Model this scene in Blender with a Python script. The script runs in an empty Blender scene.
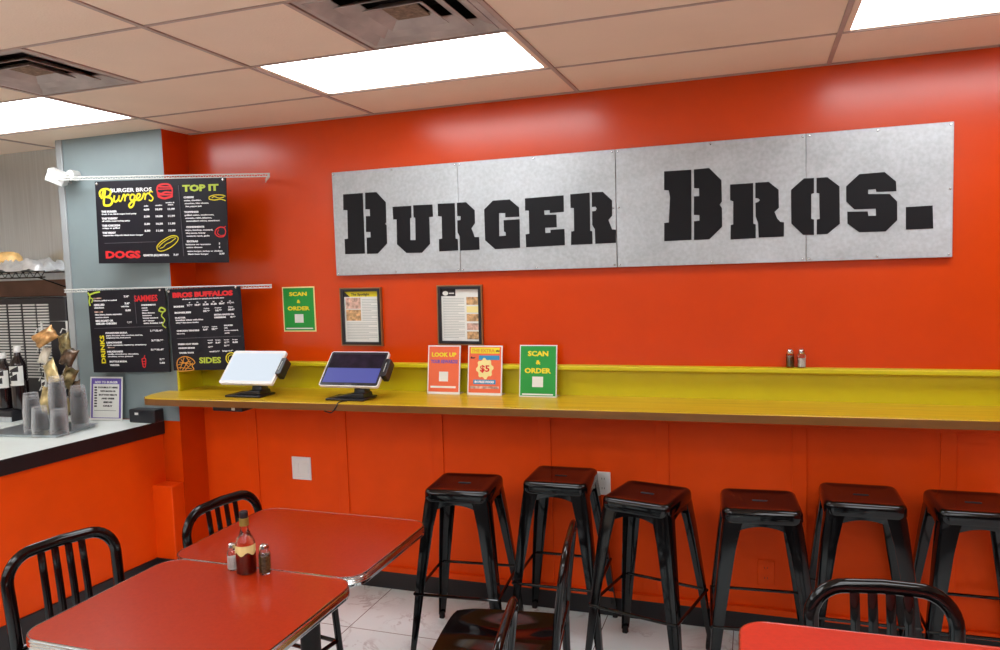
import bpy, bmesh, math, random
from mathutils import Vector, Matrix
random.seed(7)
scene = bpy.context.scene
col = scene.collection
PI = math.pi
def V(*a): return Vector(a)

# ------------------------------------------------------------------ camera
cam_data = bpy.data.cameras.new('camera')
cam = bpy.data.objects.new('camera', cam_data); col.objects.link(cam)
R_ = Vector((0.9451134760108029, 0.32520720166964345, -0.03163531958077067))
U_ = Vector((0.005173131104002658, 0.08191510615179827, 0.9966258847224069))
F_ = Vector((-0.3267013256437115, 0.942088207848044, -0.07573673122271705))
M_ = Matrix((R_, U_, -F_)).transposed().to_4x4()
M_.translation = Vector((0, -3.576956, 1.742178))
cam.matrix_world = M_
cam_data.sensor_width = 36.0
cam_data.lens = 36.0 * 746.944 / 1000.0
cam_data.clip_start = 0.05
scene.camera = cam

# ------------------------------------------------------------------ view, world
scene.view_settings.view_transform = 'Standard'
scene.view_settings.look = 'None'
scene.view_settings.gamma = 1.0
scene.view_settings.use_curve_mapping = False
scene.view_settings.exposure = 0.0
world = bpy.data.worlds.new('world'); scene.world = world
world.use_nodes = True
world.node_tree.nodes['Background'].inputs[0].default_value = (0.9, 0.95, 1.0, 1)
world.node_tree.nodes['Background'].inputs[1].default_value = 0.15
LIGHT = 9.8            # strength of the ceiling diffusers

CEIL = 2.572
TW = 1.098; TD = 0.549                 # ceiling tile module
GX0 = -1.9047; GY0 = -0.4696           # ceiling grid origin

# ------------------------------------------------------------------ materials
def srgb(r, g, b):
    f = lambda c: (c/255/12.92) if c/255 <= 0.04045 else ((c/255+0.055)/1.055)**2.4
    return (f(r), f(g), f(b), 1)
class NT:
    def __init__(s, name):
        s.m = bpy.data.materials.new(name); s.m.use_nodes = True
        s.t = s.m.node_tree; s.b = s.t.nodes['Principled BSDF']
    def n(s, kind, **kw):
        nd = s.t.nodes.new(kind)
        for k, v in kw.items():
            if k.startswith('i_'):
                key = k[2:]
                key = int(key) if key.isdigit() else key.replace('_', ' ')
                nd.inputs[key].default_value = v
            else: setattr(nd, k, v)
        return nd
    def l(s, a, b): s.t.links.new(a, b)
    def math(s, op, a, b=None):
        nd = s.t.nodes.new('ShaderNodeMath'); nd.operation = op
        for i, v in enumerate((a, b)):
            if v is None: continue
            if isinstance(v, (int, float)): nd.inputs[i].default_value = v
            else: s.l(v, nd.inputs[i])
        return nd.outputs[0]
    def mix(s, f, a, b):
        nd = s.t.nodes.new('ShaderNodeMix'); nd.data_type = 'RGBA'
        if isinstance(f, (int, float)): nd.inputs[0].default_value = f
        else: s.l(f, nd.inputs[0])
        for i, v in ((6, a), (7, b)):
            if isinstance(v, tuple): nd.inputs[i].default_value = v
            else: s.l(v, nd.inputs[i])
        return nd.outputs[2]
    def ramp(s, f, stops):
        nd = s.t.nodes.new('ShaderNodeValToRGB')
        el = nd.color_ramp.elements
        while len(el) < len(stops): el.new(0.5)
        for e, (p, c) in zip(el, stops): e.position = p; e.color = c
        s.l(f, nd.inputs[0]); return nd.outputs[0]
def mat(name, c, rough=0.5, metal=0.0, var=0.06, vscale=6.0, bump=0.0, bscale=60.0, coat=0.0, spec=0.5, stretch=None, **kw):
    """plain procedural paint / metal / plastic with a little noise in the colour and the surface"""
    t = NT(name); b = t.b
    tc = t.n('ShaderNodeTexCoord')
    src = tc.outputs['Object']
    if stretch:
        mp = t.n('ShaderNodeMapping'); mp.inputs['Scale'].default_value = stretch
        t.l(src, mp.inputs[0]); src = mp.outputs[0]
    nz = t.n('ShaderNodeTexNoise', i_Scale=vscale, i_Detail=4.0); t.l(src, nz.inputs['Vector'])
    dark = tuple(x*(1-var) for x in c[:3])+(1,); light = tuple(min(1, x*(1+var)) for x in c[:3])+(1,)
    t.l(t.ramp(nz.outputs[0], [(0.3, dark), (0.7, light)]), b.inputs['Base Color'])
    b.inputs['Roughness'].default_value = rough; b.inputs['Metallic'].default_value = metal
    b.inputs['Specular IOR Level'].default_value = spec
    if coat: b.inputs['Coat Weight'].default_value = coat; b.inputs['Coat Roughness'].default_value = 0.08
    if bump:
        n2 = t.n('ShaderNodeTexNoise', i_Scale=bscale, i_Detail=3.0); t.l(src, n2.inputs['Vector'])
        bp = t.n('ShaderNodeBump', i_Strength=bump, i_Distance=0.002); t.l(n2.outputs[0], bp.inputs['Height'])
        t.l(bp.outputs[0], b.inputs['Normal'])
    for k, v in kw.items(): b.inputs[k.replace('_', ' ')].default_value = v
    return t.m
M = {}
ORANGE = srgb(210, 64, 0)
M['orange'] = mat('orange_gloss_paint', ORANGE, 0.24, var=0.03, bump=0.12, bscale=30, spec=0.5)
M['orange_low'] = mat('orange_satin_paint', srgb(238, 76, 0), 0.5, spec=0.2, var=0.04, bump=0.2, bscale=35)
M['grey_paint'] = mat('grey_wall_paint', srgb(132, 145, 147), 0.45, var=0.04, bump=0.2, bscale=30)
M['olive'] = mat('olive_yellow_paint', srgb(204, 190, 14), 0.4, var=0.04)
M['black_base'] = mat('black_vinyl_baseboard', srgb(22, 20, 23), 0.4, var=0.1)
M['white_wall'] = mat('cream_wall_paint', srgb(225, 212, 196), 0.6)
M['tile'] = mat('ceiling_tile', srgb(236, 208, 184), 0.8, var=0.03, vscale=3, bump=0.5, bscale=120)
M['grid'] = mat('ceiling_grid_metal', srgb(176, 150, 138), 0.5, var=0.1)
M['black_metal'] = mat('black_gloss_powder_coat', srgb(9, 8, 9), 0.10, var=0.1, spec=0.45)
M['black_matte'] = mat('black_matte', srgb(22, 22, 24), 0.6)
M['black_plastic'] = mat('black_plastic', srgb(28, 26, 32), 0.35)
M['rubber'] = mat('black_rubber_foot', srgb(20, 20, 20), 0.8)
M['laminate'] = mat('red_laminate', srgb(166, 44, 12), 0.25, var=0.06, vscale=90, bump=0.04, bscale=200)
M['laminate2'] = mat('bright_red_laminate', srgb(206, 58, 40), 0.3, var=0.06, vscale=90)
M['chrome'] = mat('chrome_edge_band', srgb(215, 215, 215), 0.14, 1.0, var=0.03)
M['chair_seat'] = mat('dark_brown_gloss_seat', srgb(12, 7, 8), 0.10, var=0.1, spec=0.6)
M['white_plastic'] = mat('white_plastic', srgb(232, 230, 226), 0.4, var=0.02)
M['white_wire'] = mat('white_coated_wire', srgb(214, 212, 206), 0.4, var=0.04)
M['pepper_glass'] = mat('glass_with_ground_pepper', srgb(92, 74, 40), 0.2, var=0.5, vscale=160)
M['salt'] = mat('white_salt', srgb(226, 222, 216), 0.5, var=0.05, vscale=200)
M['paper'] = mat('white_paper', srgb(228, 228, 222), 0.5, var=0.02)
M['white_top'] = mat('white_laminate_worktop', srgb(226, 232, 228), 0.3, var=0.04)
M['dirt'] = mat('brown_vent_dust', srgb(122, 98, 80), 0.95, var=0.4, vscale=70, bump=1.0, bscale=90)
M['vent'] = mat('dusty_vent_metal', srgb(176, 160, 152), 0.55, var=0.25, vscale=7)
M['dark_void'] = mat('dark_duct', srgb(38, 32, 36), 0.9)
M['foil'] = mat('crumpled_foil', srgb(240, 242, 245), 0.38, 0.75, var=0.12, vscale=30, bump=0.8, bscale=25)
M['bun'] = mat('toasted_bread', srgb(222, 178, 112), 0.45, var=0.3, vscale=14)
M['wrap'] = mat('clear_wrap_highlights', srgb(225, 215, 195), 0.3)
M['letter'] = mat('black_sign_paint', srgb(14, 12, 16), 0.6, var=0.08, spec=0.25)
M['board'] = mat('black_menu_board', srgb(22, 18, 28), 0.45, spec=0.3, var=0.08)
def flatmat(name, c, rough=0.5): return mat(name, c, rough, var=0.03)
M['t_white'] = flatmat('white_print', srgb(232, 230, 232))
M['t_yellow'] = flatmat('yellow_print', srgb(232, 214, 28))
M['t_lime'] = flatmat('lime_print', srgb(184, 200, 62))
M['t_red'] = flatmat('red_print', srgb(216, 30, 36))
M['t_dark'] = flatmat('dark_print', srgb(38, 30, 34))
M['t_line'] = flatmat('grey_rule_print', srgb(88, 84, 92))
M['t_grey'] = flatmat('grey_print', srgb(170, 176, 172))
M['t_purple'] = flatmat('purple_print', srgb(104, 84, 168))
M['t_blue'] = flatmat('blue_print', srgb(40, 140, 190))
M['t_orange'] = flatmat('orange_print', srgb(222, 150, 50))
M['card_green'] = flatmat('green_card', srgb(22, 148, 52))
M['card_coral'] = flatmat('coral_card', srgb(232, 104, 62))
M['cream'] = flatmat('cream_card', srgb(238, 222, 150))
M['photo_brown'] = mat('food_photo_print', srgb(190, 150, 104), 0.4, var=0.7, vscale=45)
M['photo_pink'] = mat('food_photo_print_pink', srgb(206, 168, 150), 0.4, var=0.6, vscale=40)
M['gold_edge'] = mat('bronze_frame_edge', srgb(150, 112, 74), 0.35, 0.6)
M['chip_yellow'] = mat('yellow_foil_snack_bag', srgb(196, 174, 122), 0.3, 0.3, var=0.6, vscale=22, bump=0.6, bscale=30)
M['chip_orange'] = mat('orange_foil_snack_bag', srgb(186, 138, 84), 0.3, 0.3, var=0.7, vscale=22, bump=0.6, bscale=30)
M['chip_dark'] = mat('dark_foil_snack_bag', srgb(84, 66, 50), 0.25, 0.4, var=0.8, vscale=26, bump=0.6, bscale=30)
M['chip_olive'] = mat('olive_silver_snack_bag', srgb(122, 108, 72), 0.25, 0.5, var=0.7, vscale=40, bump=0.8, bscale=35)
M['syrup'] = mat('dark_syrup_bottle', srgb(24, 14, 16), 0.12, coat=0.5)
M['brown_panel'] = mat('reddish_brown_panel', srgb(122, 84, 66), 0.35, 0.3, var=0.2)

def glass(name, c, rough=0.02, alpha_mix=0.0):
    t = NT(name); b = t.b
    b.inputs['Base Color'].default_value = c; b.inputs['Roughness'].default_value = rough
    b.inputs['Transmission Weight'].default_value = 1.0; b.inputs['IOR'].default_value = 1.45
    tc = t.n('ShaderNodeTexCoord'); nz = t.n('ShaderNodeTexNoise', i_Scale=8.0); t.l(tc.outputs['Object'], nz.inputs['Vector'])
    t.l(t.math('MULTIPLY_ADD', nz.outputs[0], 0.03), b.inputs['Roughness']) if False else None
    return t.m
M['amber_glass'] = glass('amber_hot_sauce_glass', srgb(250, 222, 190))
M['sauce'] = mat('dark_red_sauce', srgb(104, 14, 10), 0.15, coat=0.5, var=0.1)
M['clear_glass'] = glass('clear_shaker_glass', (0.96, 0.97, 0.96, 1))
def clear_plastic():
    t = NT('clear_plastic_cup'); b = t.b
    b.inputs['Base Color'].default_value = srgb(246, 246, 248); b.inputs['Roughness'].default_value = 0.15
    lw = t.n('ShaderNodeLayerWeight', i_Blend=0.35)
    t.l(t.math('ADD', t.math('MULTIPLY', lw.outputs['Facing'], 0.30), 0.02), b.inputs['Alpha'])
    return t.m
M['cup'] = clear_plastic()

def bar_wood():
    t = NT('yellow_varnished_bar_wood'); b = t.b
    tc = t.n('ShaderNodeTexCoord'); mp = t.n('ShaderNodeMapping'); mp.inputs['Scale'].default_value = (1.2, 22, 22)
    t.l(tc.outputs['Object'], mp.inputs[0])
    nz = t.n('ShaderNodeTexNoise', i_Scale=2.0, i_Detail=6.0, i_Distortion=0.6); t.l(mp.outputs[0], nz.inputs['Vector'])
    t.l(t.ramp(nz.outputs[0], [(0.25, srgb(180, 140, 22)), (0.5, srgb(200, 162, 28)), (0.8, srgb(212, 174, 40))]), b.inputs['Base Color'])
    b.inputs['Roughness'].default_value = 0.3
    return t.m
M['bar'] = bar_wood()
M['bar_edge'] = mat('brown_bar_edge', srgb(120, 74, 22), 0.35, var=0.15, vscale=4, stretch=(1, 12, 12))

def galvanized():
    t = NT('galvanized_sheet_metal'); b = t.b
    tc = t.n('ShaderNodeTexCoord'); mp = t.n('ShaderNodeMapping'); mp.inputs['Scale'].default_value = (1.0, 1.0, 1.6)
    t.l(tc.outputs['Object'], mp.inputs[0])
    n1 = t.n('ShaderNodeTexNoise', i_Scale=2.2, i_Detail=8.0, i_Roughness=0.65, i_Distortion=0.5); t.l(mp.outputs[0], n1.inputs['Vector'])
    n2 = t.n('ShaderNodeTexNoise', i_Scale=60.0, i_Detail=4.0); t.l(tc.outputs['Object'], n2.inputs['Vector'])
    c1 = t.ramp(n1.outputs[0], [(0.25, srgb(156, 159, 160)), (0.5, srgb(182, 186, 188)), (0.75, srgb(204, 208, 212))])
    c2 = t.ramp(n2.outputs[0], [(0.35, srgb(170, 173, 174)), (0.65, srgb(204, 207, 210))])
    t.l(t.mix(0.35, c1, c2), b.inputs['Base Color'])
    b.inputs['Metallic'].default_value = 0.4
    t.l(t.math('ADD', t.math('MULTIPLY', n1.outputs[0], 0.25), 0.36), b.inputs['Roughness'])
    bp = t.n('ShaderNodeBump', i_Strength=0.15, i_Distance=0.001); t.l(n2.outputs[0], bp.inputs['Height']); t.l(bp.outputs[0], b.inputs['Normal'])
    return t.m
M['galv'] = galvanized()
M['steel'] = mat('brushed_stainless', srgb(216, 224, 230), 0.28, 0.95, var=0.08, vscale=2, stretch=(30, 30, 1), bump=0.1)

def marble():
    t = NT('white_marble_floor_tile'); b = t.b
    tc = t.n('ShaderNodeTexCoord'); o = tc.outputs['Object']
    nz = t.n('ShaderNodeTexNoise', i_Scale=2.0, i_Detail=7.0, i_Roughness=0.6, i_Distortion=1.3); t.l(o, nz.inputs['Vector'])
    vein = t.math('ABSOLUTE', t.math('SUBTRACT', nz.outputs[0], 0.5))
    veinf = t.ramp(vein, [(0.0, (1, 1, 1, 1)), (0.022, (0, 0, 0, 1))])
    n2 = t.n('ShaderNodeTexNoise', i_Scale=3.5, i_Detail=5.0); t.l(o, n2.inputs['Vector'])
    base = t.ramp(n2.outputs[0], [(0.3, srgb(228, 244, 246)), (0.7, srgb(238, 251, 253))])
    vm = t.math('MULTIPLY', veinf, t.ramp(n2.outputs[0], [(0.4, (0, 0, 0, 1)), (0.62, (0.6, 0.6, 0.6, 1))]))
    c = t.mix(vm, base, srgb(150, 148, 150))
    sx = t.n('ShaderNodeSeparateXYZ'); t.l(o, sx.inputs[0])
    def line(out, off, size):
        fr = t.math('FRACT', t.math('DIVIDE', t.math('ADD', out, off), size))
        d = t.math('MINIMUM', fr, t.math('SUBTRACT', 1.0, fr))
        return t.math('LESS_THAN', d, 0.0022/size)
    g = t.math('MAXIMUM', line(sx.outputs[0], 1.917+60*0.6, 0.6), line(sx.outputs[1], 0.466+60*0.6, 0.6))
    t.l(t.mix(g, c, srgb(120, 118, 118)), b.inputs['Base Color'])
    b.inputs['Roughness'].default_value = 0.22
    return t.m
M['floor'] = marble()

def emit(name, c, s):
    t = NT(name); b = t.b
    b.inputs['Base Color'].default_value = (0.02, 0.02, 0.03, 1)
    b.inputs['Emission Color'].default_value = c; b.inputs['Emission Strength'].default_value = s
    return t.m
M['diffuser'] = emit('lit_troffer_diffuser', (0.93, 0.97, 1.0, 1), LIGHT)
M['screen_white'] = emit('lit_white_screen', (0.80, 0.90, 1.0, 1), 0.80)
M['screen_blue'] = emit('lit_blue_screen', srgb(66, 74, 165), 0.85)

# ------------------------------------------------------------------ mesh helpers
class MB:
    def __init__(s): s.v = []; s.f = []; s.mi = 0; s.fm = []
    def add(s, vs, fs):
        o = len(s.v); s.v += [tuple(v) for v in vs]
        for f in fs: s.f.append([i+o for i in f]); s.fm.append(s.mi)
        return s
    def box(s, x0, x1, y0, y1, z0, z1, T=None):
        vs = [V(x, y, z) for x in (x0, x1) for y in (y0, y1) for z in (z0, z1)]
        if T: vs = [T @ v for v in vs]
        return s.add(vs, [(0,1,3,2), (4,6,7,5), (0,4,5,1), (2,3,7,6), (0,2,6,4), (1,5,7,3)])
    def loft(s, secs, closed=True, cap=True, ring=False):
        n = len(secs[0]); vs = [v for sc in secs for v in sc]; fs = []
        m = len(secs)
        for i in range(m if ring else m-1):
            a = i*n; b = ((i+1) % m)*n
            for j in range(n if closed else n-1):
                k = (j+1) % n
                fs.append((a+j, a+k, b+k, b+j))
        if cap and closed and not ring:
            fs.append(tuple(range(n))[::-1]); fs.append(tuple(range((m-1)*n, m*n)))
        return s.add(vs, fs)
    def tube(s, pts, r, n=10, ring=False, flat=1.0, up=None):
        """round (or flattened) tube along a polyline; r may be a list"""
        pts = [Vector(p) for p in pts]; m = len(pts); secs = []
        prev = None
        for i, p in enumerate(pts):
            if ring: d = (pts[(i+1) % m]-pts[i-1]).normalized()
            else: d = (pts[min(i+1, m-1)]-pts[max(i-1, 0)]).normalized()
            u = Vector(up) if up else (prev if prev else (V(0, 0, 1) if abs(d.z) < 0.9 else V(1, 0, 0)))
            u = (u-d*u.dot(d)).normalized(); w = d.cross(u); prev = u
            rr = r[i] if isinstance(r, (list, tuple)) else r
            secs.append([p+u*math.cos(2*PI*k/n)*rr*flat+w*math.sin(2*PI*k/n)*rr for k in range(n)])
        return s.loft(secs, ring=ring)
    def lathe(s, prof, n=20, c=(0, 0, 0)):
        secs = [[V(c[0]+r*math.cos(2*PI*k/n), c[1]+r*math.sin(2*PI*k/n), c[2]+z) for k in range(n)] for r, z in prof]
        return s.loft(secs)
    def prism(s, poly, fn, t0, t1):
        """extrude a 2-D polygon; fn(u, v, t) -> 3-D"""
        n = len(poly); vs = [fn(u, v, t) for t in (t0, t1) for u, v in poly]
        fs = [tuple(range(n))[::-1], tuple(range(n, 2*n))]+[(i, (i+1) % n, n+(i+1) % n, n+i) for i in range(n)]
        return s.add(vs, fs)
    def build(s, name, m, parent=None, smooth=35, bevel=0, seg=2, loc=None):
        me = bpy.data.meshes.new(name); me.from_pydata(s.v, [], s.f)
        for x in (m if isinstance(m, (list, tuple)) else [m]): me.materials.append(x)
        bm = bmesh.new(); bm.from_mesh(me)
        bm.faces.ensure_lookup_table()
        for f, i in zip(bm.faces, s.fm): f.material_index = i
        bmesh.ops.recalc_face_normals(bm, faces=bm.faces)
        bm.to_mesh(me); bm.free()
        if smooth:
            me.shade_smooth(); me.set_sharp_from_angle(angle=math.radians(smooth))
        o = bpy.data.objects.new(name, me); col.objects.link(o)
        if parent: o.parent = parent
        if loc: o.location = loc
        if bevel:
            b = o.modifiers.new('bevel', 'BEVEL'); b.width = bevel; b.segments = seg; b.limit_method = 'ANGLE'; b.angle_limit = math.radians(40)
            if not smooth: me.shade_smooth(); me.set_sharp_from_angle(angle=math.radians(30))
        return o
def rrect(x0, x1, y0, y1, r, n=6):
    out = []
    for cx, cy, a in ((x1-r, y1-r, 0), (x0+r, y1-r, 90), (x0+r, y0+r, 180), (x1-r, y0+r, 270)):
        for k in range(n+1):
            t = math.radians(a+90*k/n); out.append((cx+r*math.cos(t), cy+r*math.sin(t)))
    return out
XY = lambda u, v, t: V(u, v, t)
XZ = lambda u, v, t: V(u, t, v)
def thing(name, label, cat, loc=(0, 0, 0), rz=0, group=None):
    o = bpy.data.objects.new(name, None); col.objects.link(o)
    o.location = loc; o.rotation_euler = (0, 0, rz); o['label'] = label; o['category'] = cat
    o.empty_display_size = 0.1
    if group: o['group'] = group
    return o
def tag(o, label, cat, group=None):
    o['label'] = label; o['category'] = cat
    if group: o['group'] = group
    return o
def struct(o): o['kind'] = 'structure'; return o
def dup(root, loc, rz, label, group=None):
    r = root.copy(); col.objects.link(r); r.location = loc; r.rotation_euler = (0, 0, rz); r['label'] = label
    if group: r['group'] = group
    for ch in list(root.children):
        c = ch.copy(); col.objects.link(c); c.parent = r
        for g in ch.children:
            d = g.copy(); col.objects.link(d); d.parent = c
    return r
def text(items, m, parent, name='lettering', y=-0.003, loc=None):
    """items: (string, x, z, size[, align[, bold[, shear[, xscale[, rot]]]]]) laid in the local XZ plane facing -Y, ONE mesh"""
    vs = []; fs = []
    for it in items:
        s_, x, z, size = it[:4]; al = it[4] if len(it) > 4 else 'LEFT'; bold = it[5] if len(it) > 5 else 0
        sh = it[6] if len(it) > 6 else 0; xs = it[7] if len(it) > 7 else 1; rot = it[8] if len(it) > 8 else 0
        cu = bpy.data.curves.new('t', 'FONT'); cu.body = s_; cu.size = size; cu.align_x = al
        cu.offset = bold*size; cu.shear = sh; cu.extrude = 0.0008; cu.resolution_u = 2
        o = bpy.data.objects.new('t', cu); col.objects.link(o)
        dg = bpy.context.evaluated_depsgraph_get(); dg.update()
        me = bpy.data.meshes.new_from_object(o.evaluated_get(dg))
        k = len(vs); ca, sa = math.cos(rot), math.sin(rot)
        for v in me.vertices:
            a, b = v.co.x*xs, v.co.y
            vs.append((x+a*ca-b*sa, y-v.co.z, z+a*sa+b*ca))
        for p in me.polygons: fs.append([i+k for i in p.vertices])
        bpy.data.objects.remove(o); bpy.data.curves.remove(cu); bpy.data.meshes.remove(me)
    me = bpy.data.meshes.new(name); me.from_pydata(vs, [], fs); me.materials.append(m)
    o = bpy.data.objects.new(name, me); col.objects.link(o); o.parent = parent
    if loc: o.location = loc
    return o
def strokes(lines, m, parent, name, y=-0.003, w=0.003, t=0.0012):
    """drawn lines as thin raised ribbons in the local XZ plane; lines: list of point lists"""
    b = MB()
    for ln in lines:
        ww = w
        if isinstance(ln, tuple): ww, ln = ln
        n = len(ln); L = []; Rr = []
        for i, (x, z) in enumerate(ln):
            a = ln[max(i-1, 0)]; c = ln[min(i+1, n-1)]
            d = V(c[0]-a[0], c[1]-a[1]); d = d.normalized() if d.length > 0 else V(1, 0)
            L.append((x-d.y*ww/2, z+d.x*ww/2)); Rr.append((x+d.y*ww/2, z-d.x*ww/2))
        secs = [[V(l[0], y-t, l[1]), V(r[0], y-t, r[1]), V(r[0], y, r[1]), V(l[0], y, l[1])] for l, r in zip(L, Rr)]
        b.loft(secs)
    return b.build(name, m, parent, smooth=0)
def arc(cx, cz, rx, rz, a0, a1, n=14):
    return [(cx+rx*math.cos(math.radians(a0+(a1-a0)*k/n)), cz+rz*math.sin(math.radians(a0+(a1-a0)*k/n))) for k in range(n+1)]
def rect(b, x0, x1, z0, z1, y, t=0.001):
    return b.box(x0, x1, y-t, y, z0, z1)
def smoothpath(pts, n=6):
    """Catmull-Rom through points"""
    P = [Vector(p) for p in pts]; out = []
    for i in range(len(P)-1):
        p0 = P[max(i-1, 0)]; p1 = P[i]; p2 = P[i+1]; p3 = P[min(i+2, len(P)-1)]
        for k in range(n):
            t = k/n
            out.append(0.5*((2*p1)+(p2-p0)*t+(2*p0-5*p1+4*p2-p3)*t*t+(3*p1-p0-3*p2+p3)*t**3))
    out.append(P[-1]); return [tuple(p) for p in out]

# ------------------------------------------------------------------ the room
XR = 3.4; XL = -5.2; YF = -7.2
struct(MB().box(XL, XR, YF, 0.1, -0.05, 0).build('floor', M['floor'], smooth=0))
def lower_upper(b, x0, x1, y0, y1):
    b.mi = 0; b.box(x0, x1, y0, y1, 1.10, CEIL+0.1); b.mi = 1; b.box(x0, x1, y0, y1, 0, 1.10); b.mi = 0
b = MB(); lower_upper(b, -3.2, XR, 0, 0.1)
struct(b.build('wall_back', [M['orange'], M['orange_low']], smooth=0))
struct(MB().box(XL, -3.2, 0, 0.1, 0, CEIL+0.1).build('wall_kitchen', M['steel'], smooth=0))
struct(MB().box(XL-0.1, XL, YF, 0.1, 0, CEIL+0.1).build('wall_left', M['white_wall'], smooth=0))
struct(MB().box(XR, XR+0.1, YF, 0.1, 0, CEIL+0.1).build('wall_right', M['orange'], smooth=0))
struct(MB().box(XL-0.1, XR+0.1, YF-0.1, YF, 0, CEIL+0.1).build('wall_front', mat('dark_grey_wall_paint', srgb(96, 90, 88), 0.7), smooth=0))
# pillar: grey face, orange flank
b = MB()
b.box(-3.89, -3.122, -0.2, 0.0, 0.93, CEIL+0.02)
b.fm[1] = 1
b.mi = 1; b.box(-3.89, -3.122, -0.2, 0.0, 0, 0.93)
struct(b.build('wall_column', [M['grey_paint'], M['orange']], smooth=0))
b = MB(); b.box(-3.896, -3.850, -0.210, -0.0, 0.935, CEIL)
struct(b.build('trim_1', mat('pale_grey_corner_guard', srgb(172, 176, 178), 0.4, 0.2), smooth=0, bevel=0.004))
# half wall under the white worktop, turned four degrees
def hw(y, off=0): return -3.25-0.085*(-0.2-y)+off
b = MB(); b.prism([(hw(-0.2), -0.2), (hw(-2.6), -2.6), (hw(-2.6)-0.12, -2.6), (hw(-0.2)-0.12, -0.2)], XY, 0, 0.855)
struct(b.build('wall_peninsula', M['orange_low'], smooth=0))
b = MB(); b.box(-3.29, -3.122, -0.295, -0.199, 0, 0.575)
struct(b.build('trim_2', M['orange_low'], smooth=0, bevel=0.006))
b = MB(); b.prism([(hw(-0.29, 0.012), -0.29), (hw(-2.6, 0.012), -2.6), (hw(-2.6)-0.001, -2.6), (hw(-0.29)-0.001, -0.29)], XY, 0, 0.155)
b.box(-3.29, -3.103, -0.307, -0.294, 0, 0.155); b.box(-3.116, -3.103, -0.307, -0.005, 0, 0.13)
struct(b.build('baseboard_left', M['black_base'], smooth=0, bevel=0.003))
b = MB(); b.box(-3.11, XR, -0.012, 0.0, 0, 0.098)
struct(b.build('baseboard_back', M['black_base'], smooth=0, bevel=0.003))
# board-and-batten lower wall
b = MB(); b.box(-3.1, XR, -0.020, 0.0, 0.098, 0.128); b.box(-3.1, XR, -0.010, 0.0, 0.985, 1.07)
for x in (-2.814, -2.222, -1.640, -1.05, -0.468, 0.142, 0.732, 1.32, 1.91, 2.5, 3.09):
    b.box(x, x+0.062, -0.009, 0.0, 0.135, 0.985)
struct(b.build('trim_3', M['orange_low'], smooth=0, bevel=0.002))
# olive backboard and ledge
b = MB(); b.box(-3.122, XR, -0.014, 0.0, 1.09, 1.236); b.box(-3.122, -3.108, -0.2, -0.014, 1.09, 1.236)
struct(b.build('trim_4', M['olive'], smooth=0, bevel=0.002))
b = MB(); b.box(-3.09, XR, -0.058, 0.0, 1.236, 1.258)
struct(b.build('trim_5', M['olive'], smooth=0, bevel=0.004))

# ------------------------------------------------------------------ ceiling
lights = []; vents = [(-1.356, -0.807, GY0-2*TD, GY0-TD), (-3.003, -2.454, GY0-2*TD, GY0-TD)]
for r in (1, 5, 7, 9, 11):  # rows past the first are out of view, added for more bounce light
    for k in (-2, 0, 2): lights.append((GX0+k*TW, GX0+(k+1)*TW, GY0-r*TD, GY0-(r-1)*TD))
ys = [0.0, GY0]+[GY0-i*TD for i in range(1, 14)]
xs = [GX0+k*TW for k in range(-4, 6)]
b = MB(); gb = MB()
for i in range(len(xs)-1):
    for j in range(len(ys)-1):
        x0, x1, y1, y0 = xs[i], xs[i+1], ys[j], ys[j+1]
        if any(abs(l[0]-x0) < 0.01 and abs(l[2]-y0) < 0.01 for l in lights): continue
        cells = [(x0, x1)]
        for v in vents:
            if v[0] > x0-0.01 and v[1] < x1+0.01 and abs(v[2]-y0) < 0.01:
                cells = [(x0, v[0])] if v[0] > x0+0.1 else [(v[1], x1)]
                gx = v[0] if v[0] > x0+0.1 else v[1]
                gb.box(gx-0.008, gx+0.008, y0, y1, CEIL-0.006, CEIL+0.02)
        for c0, c1 in cells: b.box(c0+0.003, c1-0.003, y0+0.003, y1-0.003, CEIL, CEIL+0.018)
b.box(xs[0], xs[-1], ys[-1], 0.1, CEIL+0.30, CEIL+0.34)
struct(b.build('ceiling', M['tile'], smooth=0, bevel=0.002, seg=1))
for x in xs: gb.box(x-0.009, x+0.009, ys[-1], 0, CEIL-0.005, CEIL+0.02)
for y in ys[1:]: gb.box(xs[0], xs[-1], y-0.006, y+0.006, CEIL-0.004, CEIL+0.0195)
gb.box(-3.1, XR, -0.018, 0.0, CEIL-0.006, CEIL+0.02)
struct(gb.build('trim_6', M['grid'], smooth=0))
lab = {(0, 0): 'lit rectangular ceiling light above the left half of the metal sign',
       (0, -2): 'lit rectangular ceiling light at the left edge, above the pillar and kitchen',
       (0, 2): 'lit rectangular ceiling light at the top right corner, above the right end of the sign'}
def ceil_light(l, label):
    x0, x1, y0, y1 = l; cx, cy = (x0+x1)/2, (y0+y1)/2; w, d = x1-x0, y1-y0
    t = thing('ceiling_light', label, 'ceiling light', (cx, cy, CEIL), 0, 'recessed ceiling lights')
    b = MB(); a, c = w/2-0.012, d/2-0.009; e, f = a-0.022, c-0.010
    for q in ((-a, a, -c, -f), (-a, a, f, c), (-a, -e, -f, f), (e, a, -f, f)): b.box(*q, 0.0, 0.03)
    b.build('frame', M['tile'], t, smooth=0)
    MB().box(-e, e, -f, f, 0.002, 0.012).build('diffuser', M['diffuser'], t, smooth=0)
for i, l in enumerate(lights):
    r, k = divmod(i, 3); k = (-2, 0, 2)[k]; r0 = r; r = (1, 5, 7, 9, 11)[r]
    ceil_light(l, lab.get((r0, k), 'added unseen ceiling light, %s row out from the sign wall, %s' % ({5: 'second', 7: 'third', 9: 'fourth', 11: 'fifth'}.get(r, 'first'), {-2: 'kitchen side', 0: 'middle', 2: 'right side'}[k])))
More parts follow.
